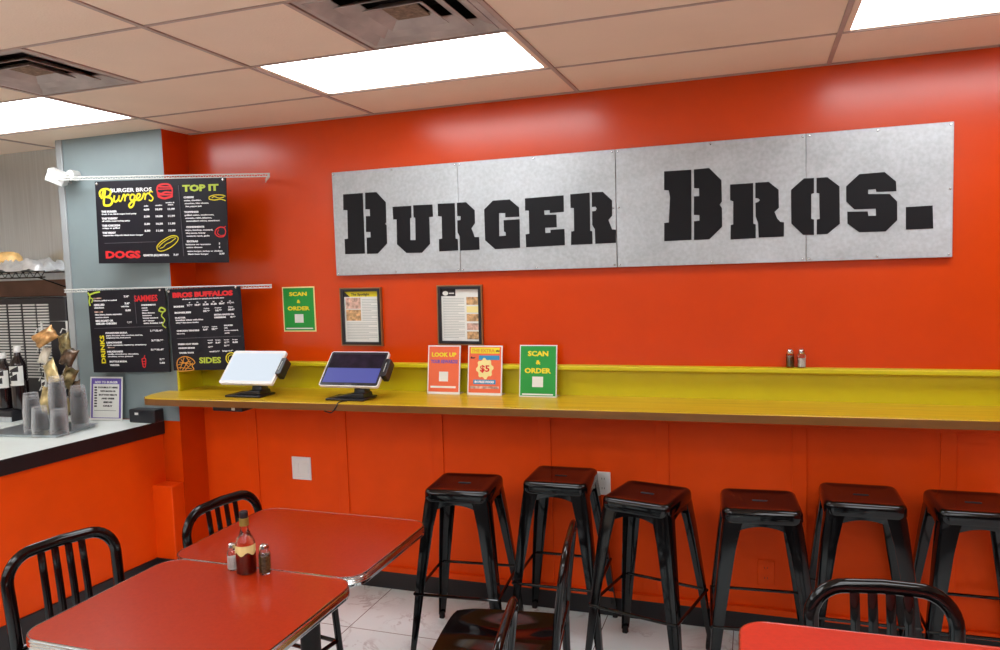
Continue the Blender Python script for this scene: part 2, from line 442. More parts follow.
def ceil_vent(v, label):
    x0, x1, y0, y1 = v; cx, cy = (x0+x1)/2, (y0+y1)/2
    t = thing('ceiling_vent', label, 'ceiling vent', (cx, cy, CEIL), 0, 'square ceiling vents')
    h = 0.262
    b = MB()
    def ring(o, i, zo, zi):
        so = [V(o, o, zo), V(-o, o, zo), V(-o, -o, zo), V(o, -o, zo)]; si = [V(i, i, zi), V(-i, i, zi), V(-i, -i, zi), V(i, -i, zi)]
        so2 = [p+V(0, 0, .003) for p in so]; si2 = [p+V(0, 0, .003) for p in si]
        b.loft([so, si, si2, so2], ring=True)
    ring(h, h-0.022, -0.002, -0.002)
    b.build('frame', M['vent'], t, smooth=0)
    for o, i in ((0.238, 0.182), (0.170, 0.118), (0.106, 0.062)):
        b = MB(); ring(o, i, -0.004, 0.024); b.build('louver', M['vent'], t, smooth=0)
    b = MB(); b.box(-0.06, 0.06, -0.06, 0.06, 0.012, 0.02); b.build('centre_plate', M['dirt'], t, smooth=0, bevel=0.004)
    b = MB(); b.box(-h, h, -h, h, 0.12, 0.13)
    for q in ((-h, h, -h, -h+0.005), (-h, h, h-0.005, h), (-h, -h+0.005, -h, h), (h-0.005, h, -h, h)): b.box(*q, 0.004, 0.12)
    b.build('duct_box', M['dark_void'], t, smooth=0)
ceil_vent(vents[0], 'dusty square air vent in the ceiling beside the middle light')
ceil_vent(vents[1], 'dusty square air vent in the ceiling near the left edge')

# ------------------------------------------------------------------ bar counter
t = thing('bar_counter', 'long yellow wooden wall-mounted bar counter above the black stools', 'counter', (0, 0, 1.072))
poly = [(XR, -0.0145), (-3.09, -0.0145), (-3.09, -0.206), (-3.175, -0.206), (-3.188, -0.25), (-3.188, -0.33), (-3.165, -0.40), (-3.12, -0.442), (-3.04, -0.453), (-2.6, -0.437), (XR, -0.25)]
MB().prism(poly, XY, 0, 0.035).build('counter_top', M['bar'], t, smooth=0, bevel=0.004)
ed = [(-3.188, -0.25), (-3.188, -0.33), (-3.165, -0.40), (-3.12, -0.442), (-3.04, -0.453), (-2.6, -0.437), (XR, -0.25)]
b = MB(); o = [V(x, y, 0) for x, y in ed]; secs = []
for i, p in enumerate(o):
    d = (o[min(i+1, len(o)-1)]-o[max(i-1, 0)]).normalized(); nn = V(d.y, -d.x, 0)
    if nn.y > 0.01 or nn.x > 0.5: nn = -nn
    q = p+nn*0.004
    secs.append([p+V(0, 0, -0.002), q+V(0, 0, -0.002), q+V(0, 0, 0.031), p+V(0, 0, 0.031)])
b.loft(secs); b.build('edge_band', M['bar_edge'], t, smooth=0)

# ------------------------------------------------------------------ white worktop peninsula
t = thing('white_worktop', 'white laminate worktop with thick black edge, left of the pillar', 'counter', (-3.6, -1.2, 0.855))
def wl(x, y): return (x+3.6, y+1.2)
pts = [wl(hw(-0.2, 0.015), -0.203), wl(hw(-2.6, 0.015), -2.6), wl(-4.3, -2.6), wl(-4.3, -1.0), wl(-5.19, -1.0), wl(-5.19, -0.003), wl(-3.94, -0.003), wl(-3.94, -0.215), wl(-3.5, -0.215)]
MB().prism(pts, XY, 0.002, 0.075).build('worktop', M['white_top'], t, smooth=0)
ep = [wl(hw(-0.2, 0.019), -0.203), wl(hw(-2.6, 0.019), -2.6), wl(hw(-2.6, 0.0145), -2.6), wl(hw(-0.2, 0.0145), -0.203)]
MB().prism(ep, XY, 0.0, 0.0765).build('black_edge', M['black_base'], t, smooth=0, bevel=0.002)
b = MB(); b.box(-1.5, -0.75, 0.25, 1.19, -0.85, 0.001); b.build('base_cabinet', M['steel'], t, smooth=0)

# ------------------------------------------------------------------ the big sign
t = thing('metal_sign', 'long galvanized metal sign with big black stencil lettering on the orange wall', 'sign', (-0.70, 0, 1.729))
SX = [-2.159, -1.432, -0.631, 0.2, 0.762]; SZ0, SZ1 = 1.729, 2.282
for i in range(4):
    MB().box(SX[i]+0.70+(0.0012 if i == 2 else 0.0004), SX[i+1]+0.70-(0.0012 if i == 1 else 0.0004), -0.03, -0.004-0.0004*(i % 2), 0, SZ1-SZ0).build('sheet_panel', M['galv'], t, smooth=0, bevel=0.002, seg=1)
LETTERS = [
    [(-2.093,2.162),(-1.975,2.162),(-1.978,1.843),(-2.097,1.844),(-2.097,1.924),(-2.076,1.926),(-2.072,2.077),(-2.096,2.079)],
    [(-1.96,2.163),(-1.894,2.162),(-1.841,2.106),(-1.844,2.001),(-1.851,1.994),(-1.843,1.986),(-1.844,1.891),(-1.901,1.84),(-1.965,1.841),(-1.963,1.927),(-1.939,1.927),(-1.939,1.955),(-1.965,1.957),(-1.962,2.04),(-1.937,2.039),(-1.937,2.074),(-1.963,2.076)],
    [(-1.803,2.08),(-1.696,2.079),(-1.697,2.018),(-1.705,2.016),(-1.708,1.903),(-1.678,1.902),(-1.675,2.016),(-1.684,2.019),(-1.684,2.081),(-1.576,2.079),(-1.575,2.017),(-1.596,2.016),(-1.597,1.879),(-1.645,1.835),(-1.733,1.837),(-1.786,1.884),(-1.782,2.013),(-1.802,2.014)],
    [(-1.546,2.081),(-1.452,2.079),(-1.454,1.9),(-1.443,1.897),(-1.442,1.84),(-1.547,1.838),(-1.546,1.901),(-1.528,1.903),(-1.526,2.015),(-1.546,2.018)],
    [(-1.44,2.08),(-1.39,2.08),(-1.345,2.037),(-1.346,1.973),(-1.366,1.947),(-1.35,1.903),(-1.326,1.902),(-1.326,1.839),(-1.431,1.838),(-1.43,1.909),(-1.442,1.931),(-1.441,1.991),(-1.423,1.992),(-1.422,2.011),(-1.44,2.013)],
    [(-1.294,2.038),(-1.246,2.079),(-1.159,2.08),(-1.111,2.038),(-1.111,1.993),(-1.184,1.993),(-1.183,2.014),(-1.216,2.016),(-1.219,1.902),(-1.184,1.903),(-1.184,1.919),(-1.193,1.923),(-1.193,1.98),(-1.11,1.98),(-1.112,1.84),(-1.242,1.838),(-1.294,1.884)],
    [(-1.079,2.08),(-0.884,2.083),(-0.885,2.004),(-0.955,2.002),(-0.956,2.016),(-0.983,2.016),(-0.982,1.995),(-0.922,1.993),(-0.922,1.932),(-0.98,1.932),(-0.98,1.907),(-0.954,1.907),(-0.954,1.921),(-0.884,1.922),(-0.884,1.844),(-1.08,1.841),(-1.081,1.905),(-1.062,1.907),(-1.061,2.019),(-1.08,2.021)],
    [(-0.851,2.086),(-0.756,2.088),(-0.758,1.907),(-0.748,1.905),(-0.748,1.844),(-0.853,1.844),(-0.851,1.908),(-0.836,1.91),(-0.835,2.019),(-0.851,2.021)],
    [(-0.746,2.089),(-0.693,2.088),(-0.65,2.045),(-0.651,1.973),(-0.669,1.954),(-0.652,1.909),(-0.633,1.907),(-0.635,1.845),(-0.734,1.844),(-0.735,1.913),(-0.747,1.934),(-0.746,1.999),(-0.729,2.0),(-0.724,2.011),(-0.73,2.02),(-0.747,2.019)],
    [(-0.406,2.163),(-0.284,2.162),(-0.287,1.844),(-0.41,1.843),(-0.409,1.927),(-0.388,1.929),(-0.381,2.043),(-0.386,2.075),(-0.407,2.078)],
    [(-0.273,2.162),(-0.206,2.164),(-0.153,2.106),(-0.152,2.01),(-0.162,1.997),(-0.152,1.982),(-0.152,1.897),(-0.208,1.843),(-0.276,1.843),(-0.275,1.928),(-0.251,1.93),(-0.251,1.955),(-0.275,1.957),(-0.274,2.041),(-0.251,2.041),(-0.251,2.075),(-0.273,2.078)],
    [(-0.116,2.084),(-0.018,2.084),(-0.018,1.905),(-0.008,1.901),(-0.008,1.84),(-0.116,1.838),(-0.115,1.903),(-0.104,1.906),(-0.103,2.008),(-0.116,2.014)],
    [(-0.009,2.085),(0.047,2.085),(0.088,2.048),(0.089,1.969),(0.071,1.952),(0.081,1.924),(0.095,1.907),(0.11,1.904),(0.109,1.842),(0.004,1.842),(0.002,1.907),(-0.008,1.935),(-0.009,1.996),(0.003,2.0),(0.01,2.007),(0.003,2.015),(-0.009,2.017)],
    [(0.139,2.044),(0.191,2.09),(0.232,2.089),(0.232,2.024),(0.221,2.021),(0.221,1.914),(0.232,1.91),(0.232,1.844),(0.188,1.846),(0.14,1.897)],
    [(0.242,2.089),(0.285,2.089),(0.333,2.047),(0.335,1.887),(0.286,1.845),(0.243,1.845),(0.243,1.91),(0.255,1.912),(0.253,2.022),(0.242,2.024)],
    [(0.359,2.045),(0.41,2.093),(0.507,2.095),(0.55,2.053),(0.552,2.012),(0.476,2.014),(0.473,2.026),(0.445,2.025),(0.445,2.007),(0.527,2.002),(0.555,1.969),(0.556,1.891),(0.513,1.846),(0.411,1.847),(0.365,1.886),(0.364,1.937),(0.443,1.934),(0.446,1.915),(0.475,1.914),(0.474,1.944),(0.392,1.945),(0.36,1.98)],
    [(0.588,1.944),(0.687,1.945),(0.69,1.85),(0.589,1.85)]]

names = ['letter_b', 'letter_b', 'letter_u', 'letter_r', 'letter_r', 'letter_g', 'letter_e', 'letter_r', 'letter_r', 'letter_b', 'letter_b', 'letter_r', 'letter_r', 'letter_o', 'letter_o', 'letter_s', 'full_stop']
merged = {}
groups = [[0, 1], [2], [3, 4], [5], [6], [7, 8], [9, 10], [11, 12], [13, 14], [15], [16]]
for g in groups:
    b = MB()
    for k in g: b.prism([(x+0.70, z-1.729) for x, z in LETTERS[k]], XZ, -0.0325, -0.0302)
    b.build(names[g[0]], M['letter'], t, smooth=0)
scr = []
for i, x in enumerate(SX):
    for z in (0.012, SZ1-SZ0-0.012) + ((0.28,) if i in (2, 4) else ()):
        for s in ((-1, 1) if 0 < i < 4 else ((1,) if i == 0 else (-1,))): scr.append((x+0.70+s*0.013, z))
for x in (-1.8, -1.03, -0.2, 0.48): scr += [(x+0.70, 0.012), (x+0.70, SZ1-SZ0-0.012)]
for x, z in scr:
    b = MB(); b.lathe([(0.0005, 0.0045), (0.0035, 0.0038), (0.0055, 0.001), (0.0055, 0)], 8)
    b.v = [(x+vx, -0.030-vz, z+vy) for vx, vy, vz in b.v]; b.build('screw', M['chrome'], t)

# ------------------------------------------------------------------ wall plates
def plate(name, label, x0, x1, z0, z1, kind, m='white_plastic'):
    cx = (x0+x1)/2; w = x1-x0; h = z1-z0; yb = -0.0
    t = thing(name, label, {'switch': 'light switch', 'outlet': 'outlet', 'painted': 'outlet'}[kind], (cx, 0, z0))
    MB().box(-w/2, w/2, -0.007, yb, 0, h).build('cover_plate', M[m], t, smooth=0, bevel=0.003)
    if kind == 'switch':
        for s in (-1, 1):
            MB().box(s*w/4-0.015, s*w/4+0.015, -0.010, -0.007, h/2-0.03, h/2+0.03).build('rocker_switch', M[m], t, smooth=0, bevel=0.002)
    else:
        for s in (-1, 1):
            f = MB().prism(rrect(-0.017, 0.017, h/2+s*0.024-0.014, h/2+s*0.024+0.014, 0.008), XZ, -0.0085, -0.007).build('socket', M[m], t)
            b = MB()
            for sx in (-0.006, 0.006): b.box(sx-0.001, sx+0.001, -0.0092, -0.0085, h/2+s*0.024-0.004, h/2+s*0.024+0.005)
            b.build('slot', M['t_dark'], f, smooth=0)
    return t
plate('switch_plate', 'white double rocker switch plate low on the orange wall under the bar', -2.524, -2.399, 0.577, 0.709, 'switch')
plate('outlet_plate', 'white wall outlet between the second and third black stools', -0.762, -0.690, 0.611, 0.727, 'outlet')
plate('painted_outlet', 'orange painted outlet cover low on the wall behind the fourth stool', -0.01, 0.066, 0.235, 0.355, 'painted', 'orange_low')

# ------------------------------------------------------------------ tables
def table(x0, x1, y0, y1, rz, label, lam='laminate', r=0.075):
    cx, cy = (x0+x1)/2, (y0+y1)/2; w, d = x1-x0, y1-y0
    t = thing('dining_table', label, 'table', (cx, cy, 0), rz, 'red laminate tables with chrome edges')
    P = rrect(-w/2, w/2, -d/2, d/2, r, 8)
    MB().prism(P, XY, 0.716, 0.7505).build('tabletop', M[lam], t, smooth=30)
    b = MB(); n = len(P)
    prof = [(0.0, 0.7515), (0.003, 0.7515), (0.0045, 0.7475), (0.0035, 0.745), (0.0055, 0.742), (0.0035, 0.738), (0.0055, 0.734), (0.0035, 0.730), (0.0055, 0.726), (0.0035, 0.722), (0.0045, 0.717), (0.003, 0.714), (0.0, 0.714)]
    secs = []
    for i, (x, y) in enumerate(P):
        a = V(*P[i-1]); c = V(*P[(i+1) % n]); dd = (c-a).normalized(); nn = V(dd.y, -dd.x)
        secs.append([V(x+nn.x*(o-0.0008), y+nn.y*(o-0.0008), z) for o, z in prof])
    b.loft(secs, ring=True); b.build('chrome_edge', M['chrome'], t, smooth=50)
    MB().tube([(0, 0, 0.02), (0, 0, 0.705)], 0.038, 20).build('pedestal', M['black_matte'], t)
    b = MB()
    for a in (0, PI/2, PI, 3*PI/2):
        c_, s_ = math.cos(a), math.sin(a); L = 0.27
        b.loft([[V(q*c_-p*s_, q*s_+p*c_, z) for p, z in ((-hw_, 0.003), (hw_, 0.003), (hw_*0.7, h_), (-hw_*0.7, h_))] for q, hw_, h_ in ((0.02, 0.03, 0.05), (L*0.6, 0.026, 0.035), (L, 0.022, 0.014))])
    b.build('base', M['black_matte'], t)
    b = MB(); b.box(-0.2, 0.2, -0.03, 0.03, 0.704, 0.716); b.box(-0.03, 0.03, -0.2, 0.2, 0.704, 0.7155); b.build('top_plate', M['black_matte'], t, smooth=0)
    return t
table(-2.0, -1.238, -1.512, -0.942, 0, 'red table further from the viewer, touching the bottle table, beside the bar')
table(-1.985, -1.232, -2.11, -1.520, 0.0, 'red table at the bottom left holding the hot sauce bottle and shakers')
table(-0.045, 0.70, -2.07, -1.468, 0.02, 'bright red table cut off at the bottom right corner', 'laminate2')

# ------------------------------------------------------------------ chairs
def make_chair(label):
    t = thing('slat_back_chair', label, 'chair', (0, 0, 0), 0, 'black metal slat-back chairs')
    m = M['black_metal']; W = 0.185; ZT = 0.826; LEAN = 0.09
    bk = lambda y, z: V(-0.20-LEAN*(z-0.45)-0.05*max(0, z-0.65), y*(1 if abs(y) < 0.1 else 0.965+0.035*min(1, max(0, (z-0.45)/0.3))), z)
    # hoop back of flattened tube
    pts = [bk(-W, 0.44), bk(-W, 0.6)]
    r = 0.095
    for k in range(0, 9):
        a = math.radians(180-90*k/8); pts.append(bk(-W+r+r*math.cos(a), ZT-r+r*math.sin(a)))
    pts += [bk(0, ZT+0.004)]
    for k in range(0, 9):
        a = math.radians(90-90*k/8); pts.append(bk(W-r+r*math.cos(a), ZT-r+r*math.sin(a)))
    pts += [bk(W, 0.6), bk(W, 0.44)]
    MB().tube(pts, 0.0205, 14, flat=0.62, up=(1, 0, 0.15)).build('back_frame', m, t, smooth=60)
    for y in (-0.069, -0.023, 0.023, 0.069):
        MB().tube([bk(y, 0.515), bk(y, 0.66), bk(y, ZT-0.004)], 0.013, 8, flat=0.35, up=(1, 0, 0.15)).build('back_slat', m, t, smooth=60)
    MB().tube([bk(-W, 0.515), bk(W, 0.515)], 0.011, 10).build('cross_rail', m, t)
    MB().tube([(-0.20, -0.179, 0.425), (-0.185, -0.15, 0.425), (-0.185, 0.15, 0.425), (-0.20, 0.179, 0.425)], 0.009, 8).build('cross_rail', m, t)
    # dished seat
    b = MB(); n = 12; g = []
    for i in range(n+1):
        row = []
        for j in range(n+1):
            u = -1+2*i/n; v = -1+2*j/n
            x = 0.218*u+0.016; y = 0.205*v
            k = max(0, abs(u)**4+abs(v)**4-0.75)*0.06
            x *= 1-k; y *= 1-k
            z = 0.452-0.022*math.exp(-((v-0.45)**2/0.12+(u+0.1)**2/0.5))-0.022*math.exp(-((v+0.45)**2/0.12+(u+0.1)**2/0.5))-0.02*max(0, u-0.6)+0.004
            row.append(V(x, y, z))
        g.append(row)
    vs = [p for row in g for p in row]; N = n+1
    fs = [(i*N+j, (i+1)*N+j, (i+1)*N+j+1, i*N+j+1) for i in range(n) for j in range(n)]
    b.add(vs+[p-V(0, 0, 0.016) for p in vs], fs+[tuple(N*N+q for q in f)[::-1] for f in fs])
    rim = [(i, 0) for i in range(N)]+[(n, j) for j in range(1, N)]+[(i, n) for i in range(n-1, -1, -1)]+[(0, j) for j in range(n-1, 0, -1)]
    idx = [i*N+j for i, j in rim]
    for q in range(len(idx)):
        a, c = idx[q], idx[(q+1) % len(idx)]; b.f.append([a, c, c+N*N, a+N*N]); b.fm.append(0)
    b.build('seat', M['chair_seat'], t, smooth=60)
    fr_ = MB().tube(rr3(-0.19, 0.19, -0.18, 0.18, 0.05, 0.425), 0.011, 8, ring=True).build('seat_frame', m, t)
    for sx, sy, name in ((1, 1, 'leg'), (1, -1, 'leg')):
        MB().tube([(0.172*sx, 0.172*sy, 0.43), (0.185*sx, 0.178*sy, 0.25), (0.205*sx, 0.188*sy, 0.012)], [0.0145, 0.014, 0.0115], 12).build('leg', m, t)
    for sy in (-1, 1):
        MB().tube([(-0.199, 0.179*sy, 0.455), (-0.200, 0.182*sy, 0.30), (-0.235, 0.190*sy, 0.012)], [0.0150, 0.0145, 0.0115], 12).build('leg', m, t)
    for sy in (-1, 1):
        MB().tube([(-0.192, 0.184*sy, 0.24), (0.187, 0.179*sy, 0.24)], 0.0085, 8).build('stretcher', m, t)
        MB().tube([(-0.204, 0.186*sy, 0.17), (0.192, 0.182*sy, 0.17)], 0.0085, 8).build('stretcher', m, t)
    MB().tube([(0.186, -0.178, 0.25), (0.186, 0.178, 0.25)], 0.0085, 8).build('stretcher', m, t)
    MB().tube([(-0.19, -0.184, 0.25), (-0.19, 0.184, 0.25)], 0.0085, 8).build('stretcher', m, t)
    for x, y in ((0.205, 0.188), (0.205, -0.188), (-0.235, 0.190), (-0.235, -0.190)):
        MB().lathe([(0.0125, 0.0), (0.0135, 0.004), (0.0125, 0.016)], 12, (x, y, 0)).build('foot_cap', M['rubber'], t)
    return t
def rr3(x0, x1, y0, y1, r, z): return [V(x, y, z) for x, y in rrect(x0, x1, y0, y1, r, 4)]
chair = make_chair('black slat-back chair at the left edge, at the near side of the bottle table')
chair.location = (-2.108, -1.712, 0); chair.rotation_euler = (0, 0, -0.26)
G_ = 'black metal slat-back chairs'
dup(chair, (-1.838, -1.168, 0), -0.15, 'black slat-back chair behind the further red table, in front of the orange wall', G_)
dup(chair, (-0.85, -1.195, 0), PI+0.14, 'glossy black chair between the tables, back upright and seen edge-on, seat facing left', G_)
dup(chair, (-0.86, -1.855, 0), PI+0.17, 'black chair cut off at the bottom centre, only its back rail showing', G_)
dup(chair, (0.341, -1.585, 0), -1.48, 'black slat-back chair pushed in behind the red table at the bottom right', G_)

# ------------------------------------------------------------------ bar stools
def make_stool(label):
    t = thing('bar_stool', label, 'stool', (0, 0, 0), 0, 'black metal bar stools under the bar')
    m = M['black_metal']; H_ = 0.765; a = 0.152; r = 0.04
    # pressed seat pan: flat top with slightly dished middle, rolled rim and skirt
    secs = []
    for off, z in ((-0.006, 0.712), (-0.004, 0.712), (0.001, 0.722), (0.0, 0.748), (-0.004, 0.759), (-0.012, 0.765), (-0.022, 0.7655), (-0.034, 0.762), (-0.06, 0.7605), (-0.115, 0.760)):
        q = a+off; rr = max(r+off, 0.012)
        secs.append([V(x, y, z) for x, y in rrect(-q, q, -q, q, rr, 5)])
    b = MB(); b.loft(secs); b.build('seat', m, t, smooth=60)
    b = MB(); b.prism(rrect(-0.03, 0.03, -0.009, 0.009, 0.0088, 4), XY, 0.7598, 0.7612); b.build('grip_slot', M['dark_void'], t)
    # folded sheet legs, corner outward, tapering and splaying
    for sx, sy in ((1, 1), (1, -1), (-1, 1), (-1, -1)):
        secs = []
        for z, o, w in ((0.742, 0.143, 0.082), (0.70, 0.150, 0.070), (0.60, 0.163, 0.060), (0.35, 0.190, 0.047), (0.15, 0.208, 0.036), (0.022, 0.220, 0.027)):
            th = 0.0035; c = o
            s2 = [(c-w, c), (c-0.012, c), (c-0.003, c-0.003), (c, c-0.012), (c, c-w), (c-th, c-w), (c-th, c-0.013), (c-th-0.004, c-th-0.004), (c-0.013, c-th), (c-w, c-th)]
            secs.append([V(x*sx, y*sy, z) for x, y in s2])
        b = MB(); b.loft(secs); b.build('leg', m, t, smooth=40)
        c = 0.208*1.0
        b = MB(); b.loft([[V(x*sx, y*sy, z) for x, y in rrect(0.220-0.026+q, 0.220-q, 0.220-0.026+q, 0.220-q, 0.006, 3)] for z, q in ((0.0, 0.002), (0.003, 0.0), (0.026, 0.001), (0.03, 0.004))])
        b.build('rubber_foot', M['rubber'], t)
    # arched apron strips between the legs
    for k in range(4):
        A = k*PI/2; ca, sa = math.cos(A), math.sin(A); pts = []
        n = 12; b = MB(); secs = []
        for i in range(n+1):
            u = -0.105+0.21*i/n; zl = 0.672+0.028*(1-(u/0.105)**2)
            yo = 0.1475
            q = [V(u, yo-0.004, zl), V(u, yo, zl), V(u, yo, 0.722), V(u, yo-0.004, 0.722)]
            secs.append([V(p.x*ca-p.y*sa, p.x*sa+p.y*ca, p.z) for p in q])
        b.loft(secs); b.build('apron', m, t, smooth=40)
        # foot bar
        o = 0.196; z = 0.30
        p = [V(-o+0.004, o-0.003, z), V(o-0.004, o-0.003, z)]
        p = [V(v.x*ca-v.y*sa, v.x*sa+v.y*ca, v.z) for v in p]
        MB().tube(p, 0.0068, 10).build('foot_bar', m, t)
    # crossed braces under the seat
    for s in (-1, 1):
        MB().tube([(-0.142, -0.142*s, 0.655), (0, 0, 0.70), (0.142, 0.142*s, 0.655)], 0.006, 6).build('brace', m, t)
    return t
st = make_stool('black metal bar stool nearest the red tables, first from the left')
SG = 'black metal bar stools under the bar'
st.location = (-1.285, -0.44, 0); st.rotation_euler = (0, 0, math.radians(5))
dup(st, (-0.881, -0.228, 0), math.radians(1), 'black bar stool second from the left, tucked closest to the wall outlet', SG)
dup(st, (-0.453, -0.412, 0), math.radians(-14), 'black bar stool turned askew, third from the left, right of the white outlet', SG)
dup(st, (0.002, -0.408, 0), math.radians(4), 'black bar stool standing fourth from the left, left of the chair at bottom right', SG)
dup(st, (0.398, -0.235, 0), math.radians(0), 'black bar stool behind the chair at bottom right, fifth from the left', SG)
dup(st, (0.80, -0.245, 0), math.radians(1), 'black bar stool cut off by the right edge, sixth from the left', SG)

# ------------------------------------------------------------------ printed matter
def fit_text(items, m, parent, name='lettering', y=-0.003):
    """items: (string, x0, x1, z_baseline, cap_height[, bold[, shear[, rot]]]); each line is fitted between x0 and x1"""
    vs = []; fs = []
    dgs = []
    for it in items:
        s_, x0, x1, z, ch = it[:5]; bold = it[5] if len(it) > 5 else 0; sh = it[6] if len(it) > 6 else 0; rot = it[7] if len(it) > 7 else 0
        cu = bpy.data.curves.new('t', 'FONT'); cu.body = s_; cu.size = ch/0.73
        cu.offset = (bold+(0.035 if ch < 0.012 else 0))*ch; cu.shear = sh; cu.resolution_u = 2; cu.extrude = 0.0004
        o = bpy.data.objects.new('t', cu); col.objects.link(o); dgs.append((o, cu, x0, x1, z, rot))
    dg = bpy.context.evaluated_depsgraph_get(); dg.update()
    for o, cu, x0, x1, z, rot in dgs:
        me = bpy.data.meshes.new_from_object(o.evaluated_get(dg))
        if len(me.vertices):
            a0 = min(v.co.x for v in me.vertices); a1 = max(v.co.x for v in me.vertices)
            k = len(vs); s = (x1-x0)/(a1-a0); ca, sa = math.cos(rot), math.sin(rot)
            for v in me.vertices:
                a, b = (v.co.x-a0)*s, v.co.y
                vs.append((x0+a*ca-b*sa, y-0.0004-v.co.z, z+a*sa+b*ca))
            for p in me.polygons: fs.append([i+k for i in p.vertices])
        bpy.data.objects.remove(o); bpy.data.curves.remove(cu); bpy.data.meshes.remove(me)
    me = bpy.data.meshes.new(name); me.from_pydata(vs, [], fs); me.materials.append(m)
    o = bpy.data.objects.new(name, me); col.objects.link(o); o.parent = parent
    return o
class Board:
    """panel hung in the world; px(x), pz(y) turn fractions of its face into local coordinates"""
    def __init__(s, label, org, w, h, rz, tilt, box):
        s.w, s.h, s.box = w, h, box
        s.t = thing('menu_board', label, 'menu board', org, 0, 'black menu boards by the pillar')
        s.t.rotation_euler = (0, tilt, rz)
        MB().box(-w/2, w/2, -0.002, 0.004, 0, h).build('board_panel', M['board'], s.t, smooth=0, bevel=0.001, seg=1)
    def x(s, x): return ((x-s.box[0])/(s.box[1]-s.box[0])-0.5)*s.w
    def z(s, y): return (1-(y-s.box[2])/(s.box[3]-s.box[2]))*s.h
    def T(s, items, m, name='lettering'):
        out = []
        for it in items:
            st_, x0, x1, yb, ch = it[:5]
            k = s.h/(s.box[3]-s.box[2])
            rot = it[7] if len(it) > 7 else 0
            if rot: out.append((st_, s.x(x0), s.x(x0)+x1*k, s.z(yb), ch*k)+tuple(it[5:]))
            else: out.append((st_, s.x(x0), s.x(x1), s.z(yb), ch*k)+tuple(it[5:]))
        fit_text(out, m, s.t, name)
    def S(s, lines, m, name, w=4):
        k = s.h/(s.box[3]-s.box[2]); L = []
        for ln in lines:
            ww = w
            if isinstance(ln, tuple): ww, ln = ln
            L.append((ww*k, [(s.x(a), s.z(b)) for a, b in ln]))
        strokes(L, m, s.t, name)
    def knobs(s, pts):
        for a, c in pts:
            b = MB(); b.lathe([(0.001, 0.007), (0.006, 0.006), (0.008, 0.003), (0.008, 0)], 12)
            x, z = s.x(a), s.z(c)
            b.v = [(x+vx, -0.002-vz, z+vy) for vx, vy, vz in b.v]; b.build('hanging_knob', M['chrome'], s.t)
def sp(pts, n=5): return [tuple(p) for p in smoothpath([V(a, b) for a, b in pts], n)]

# upper board
B = Board('upper wide black menu board with yellow script title and red DOGS heading', (-3.124, -0.25, 1.83), 0.815, 0.459, 0.123, 0.0254, (45, 873, 28, 575))
B.knobs([(60, 45), (858, 45)])
B.T([('BURGER BROS', 145, 412, 103, 26, 0.03)], M['t_white'])
# brush-script title, drawn
bur = [(10, sp([(78, 130), (76, 100), (95, 82), (125, 80), (148, 95), (140, 122), (118, 132), (108, 132)])), (12, sp([(112, 88), (104, 130), (100, 175), (108, 188), (140, 186), (156, 162), (145, 140), (120, 132)])), (7, sp([(78, 130), (88, 150), (92, 120), (104, 92)])),
       (10, sp([(172, 132), (166, 160), (176, 174), (194, 160), (204, 132)])), (8, sp([(204, 132), (198, 160), (208, 172), (222, 150)])), (9, sp([(222, 150), (232, 128), (240, 140), (236, 172)])), (8, sp([(240, 145), (256, 128), (268, 134)])),
       (9, sp([(300, 132), (282, 130), (272, 150), (280, 168), (296, 160), (304, 132)])), (10, sp([(304, 132), (298, 170), (290, 200), (272, 214), (262, 200), (278, 180), (310, 165)])),
       (9, sp([(310, 165), (330, 150), (338, 132), (324, 126), (314, 148), (322, 168), (342, 162), (354, 145)])), (9, sp([(354, 145), (362, 124), (370, 136), (366, 166)])), (8, sp([(370, 140), (384, 124), (396, 128)])),
       (7, sp([(418, 118), (404, 112), (396, 126), (408, 142), (418, 156), (408, 174), (392, 168)]))]
bur = [(w_*1.25, [(a, b_-(8 if i > 1 else 0)) for a, b_ in l_]) for i, (w_, l_) in enumerate(bur)]
B.S(bur, M['t_yellow'], 'script_title')
B.S([(12, sp([(445, 100), (455, 70), (490, 60), (525, 66), (542, 95)])), (7, [(450, 92), (540, 92)]), (12, sp([(446, 112), (470, 122), (500, 112), (542, 118)])), (14, sp([(452, 138), (490, 152), (540, 140)])), (9, [(460, 76), (530, 80)]), (10, [(452, 128), (538, 130)]), (8, [(446, 100), (452, 140)]), (8, [(542, 96), (540, 144)])], M['t_red'], 'burger_drawing')
B.T([('TOP IT', 605, 828, 110, 40, 0.07)], M['t_lime'])
B.T([('DOGS', 95, 322, 538, 46, 0.07)], M['t_red'])
rows = [('THE BURGER', 182, 'fresh 4 oz. black angus beef patty', 308, 235), ('THE TURKEY', 186, 'all white meat turkey patty', 265, 281), ('THE CHICKEN', 198, 'crispy or grilled', 196, 328), ('THE VEGGY', 170, 'vegetarian chipotle black bean burger', 345, 376)]
it = []
for h_, x1, s_, x2, y in rows:
    it += [(h_, 80, x1, y, 12, 0.06), (s_, 82, x2, y+15, 9, 0.03)]
for y, p in ((228, ('4.99', '10.99', '11.99')), (273, ('5.50', '10.50', '11.99')), (322, ('5.50', '10.50', '11.50')), (367, ('5.50', '11.00', '11.99'))):
    it += [(p[0], 355, 392, y, 12, 0.05), (p[1], 430, 474, y, 12, 0.05), (p[2], 508, 552, y, 12, 0.05)]
it += [('solo', 358, 386, 202, 9, 0.03), ('combo', 430, 474, 200, 9, 0.03), ('combo &', 496, 552, 184, 8, 0.03), ('drink', 510, 546, 198, 8, 0.03)]
it += [('QUARTER (ALL) NATURAL', 340, 505, 528, 12, 0.06), ('7.49', 532, 566, 527, 12, 0.06)]
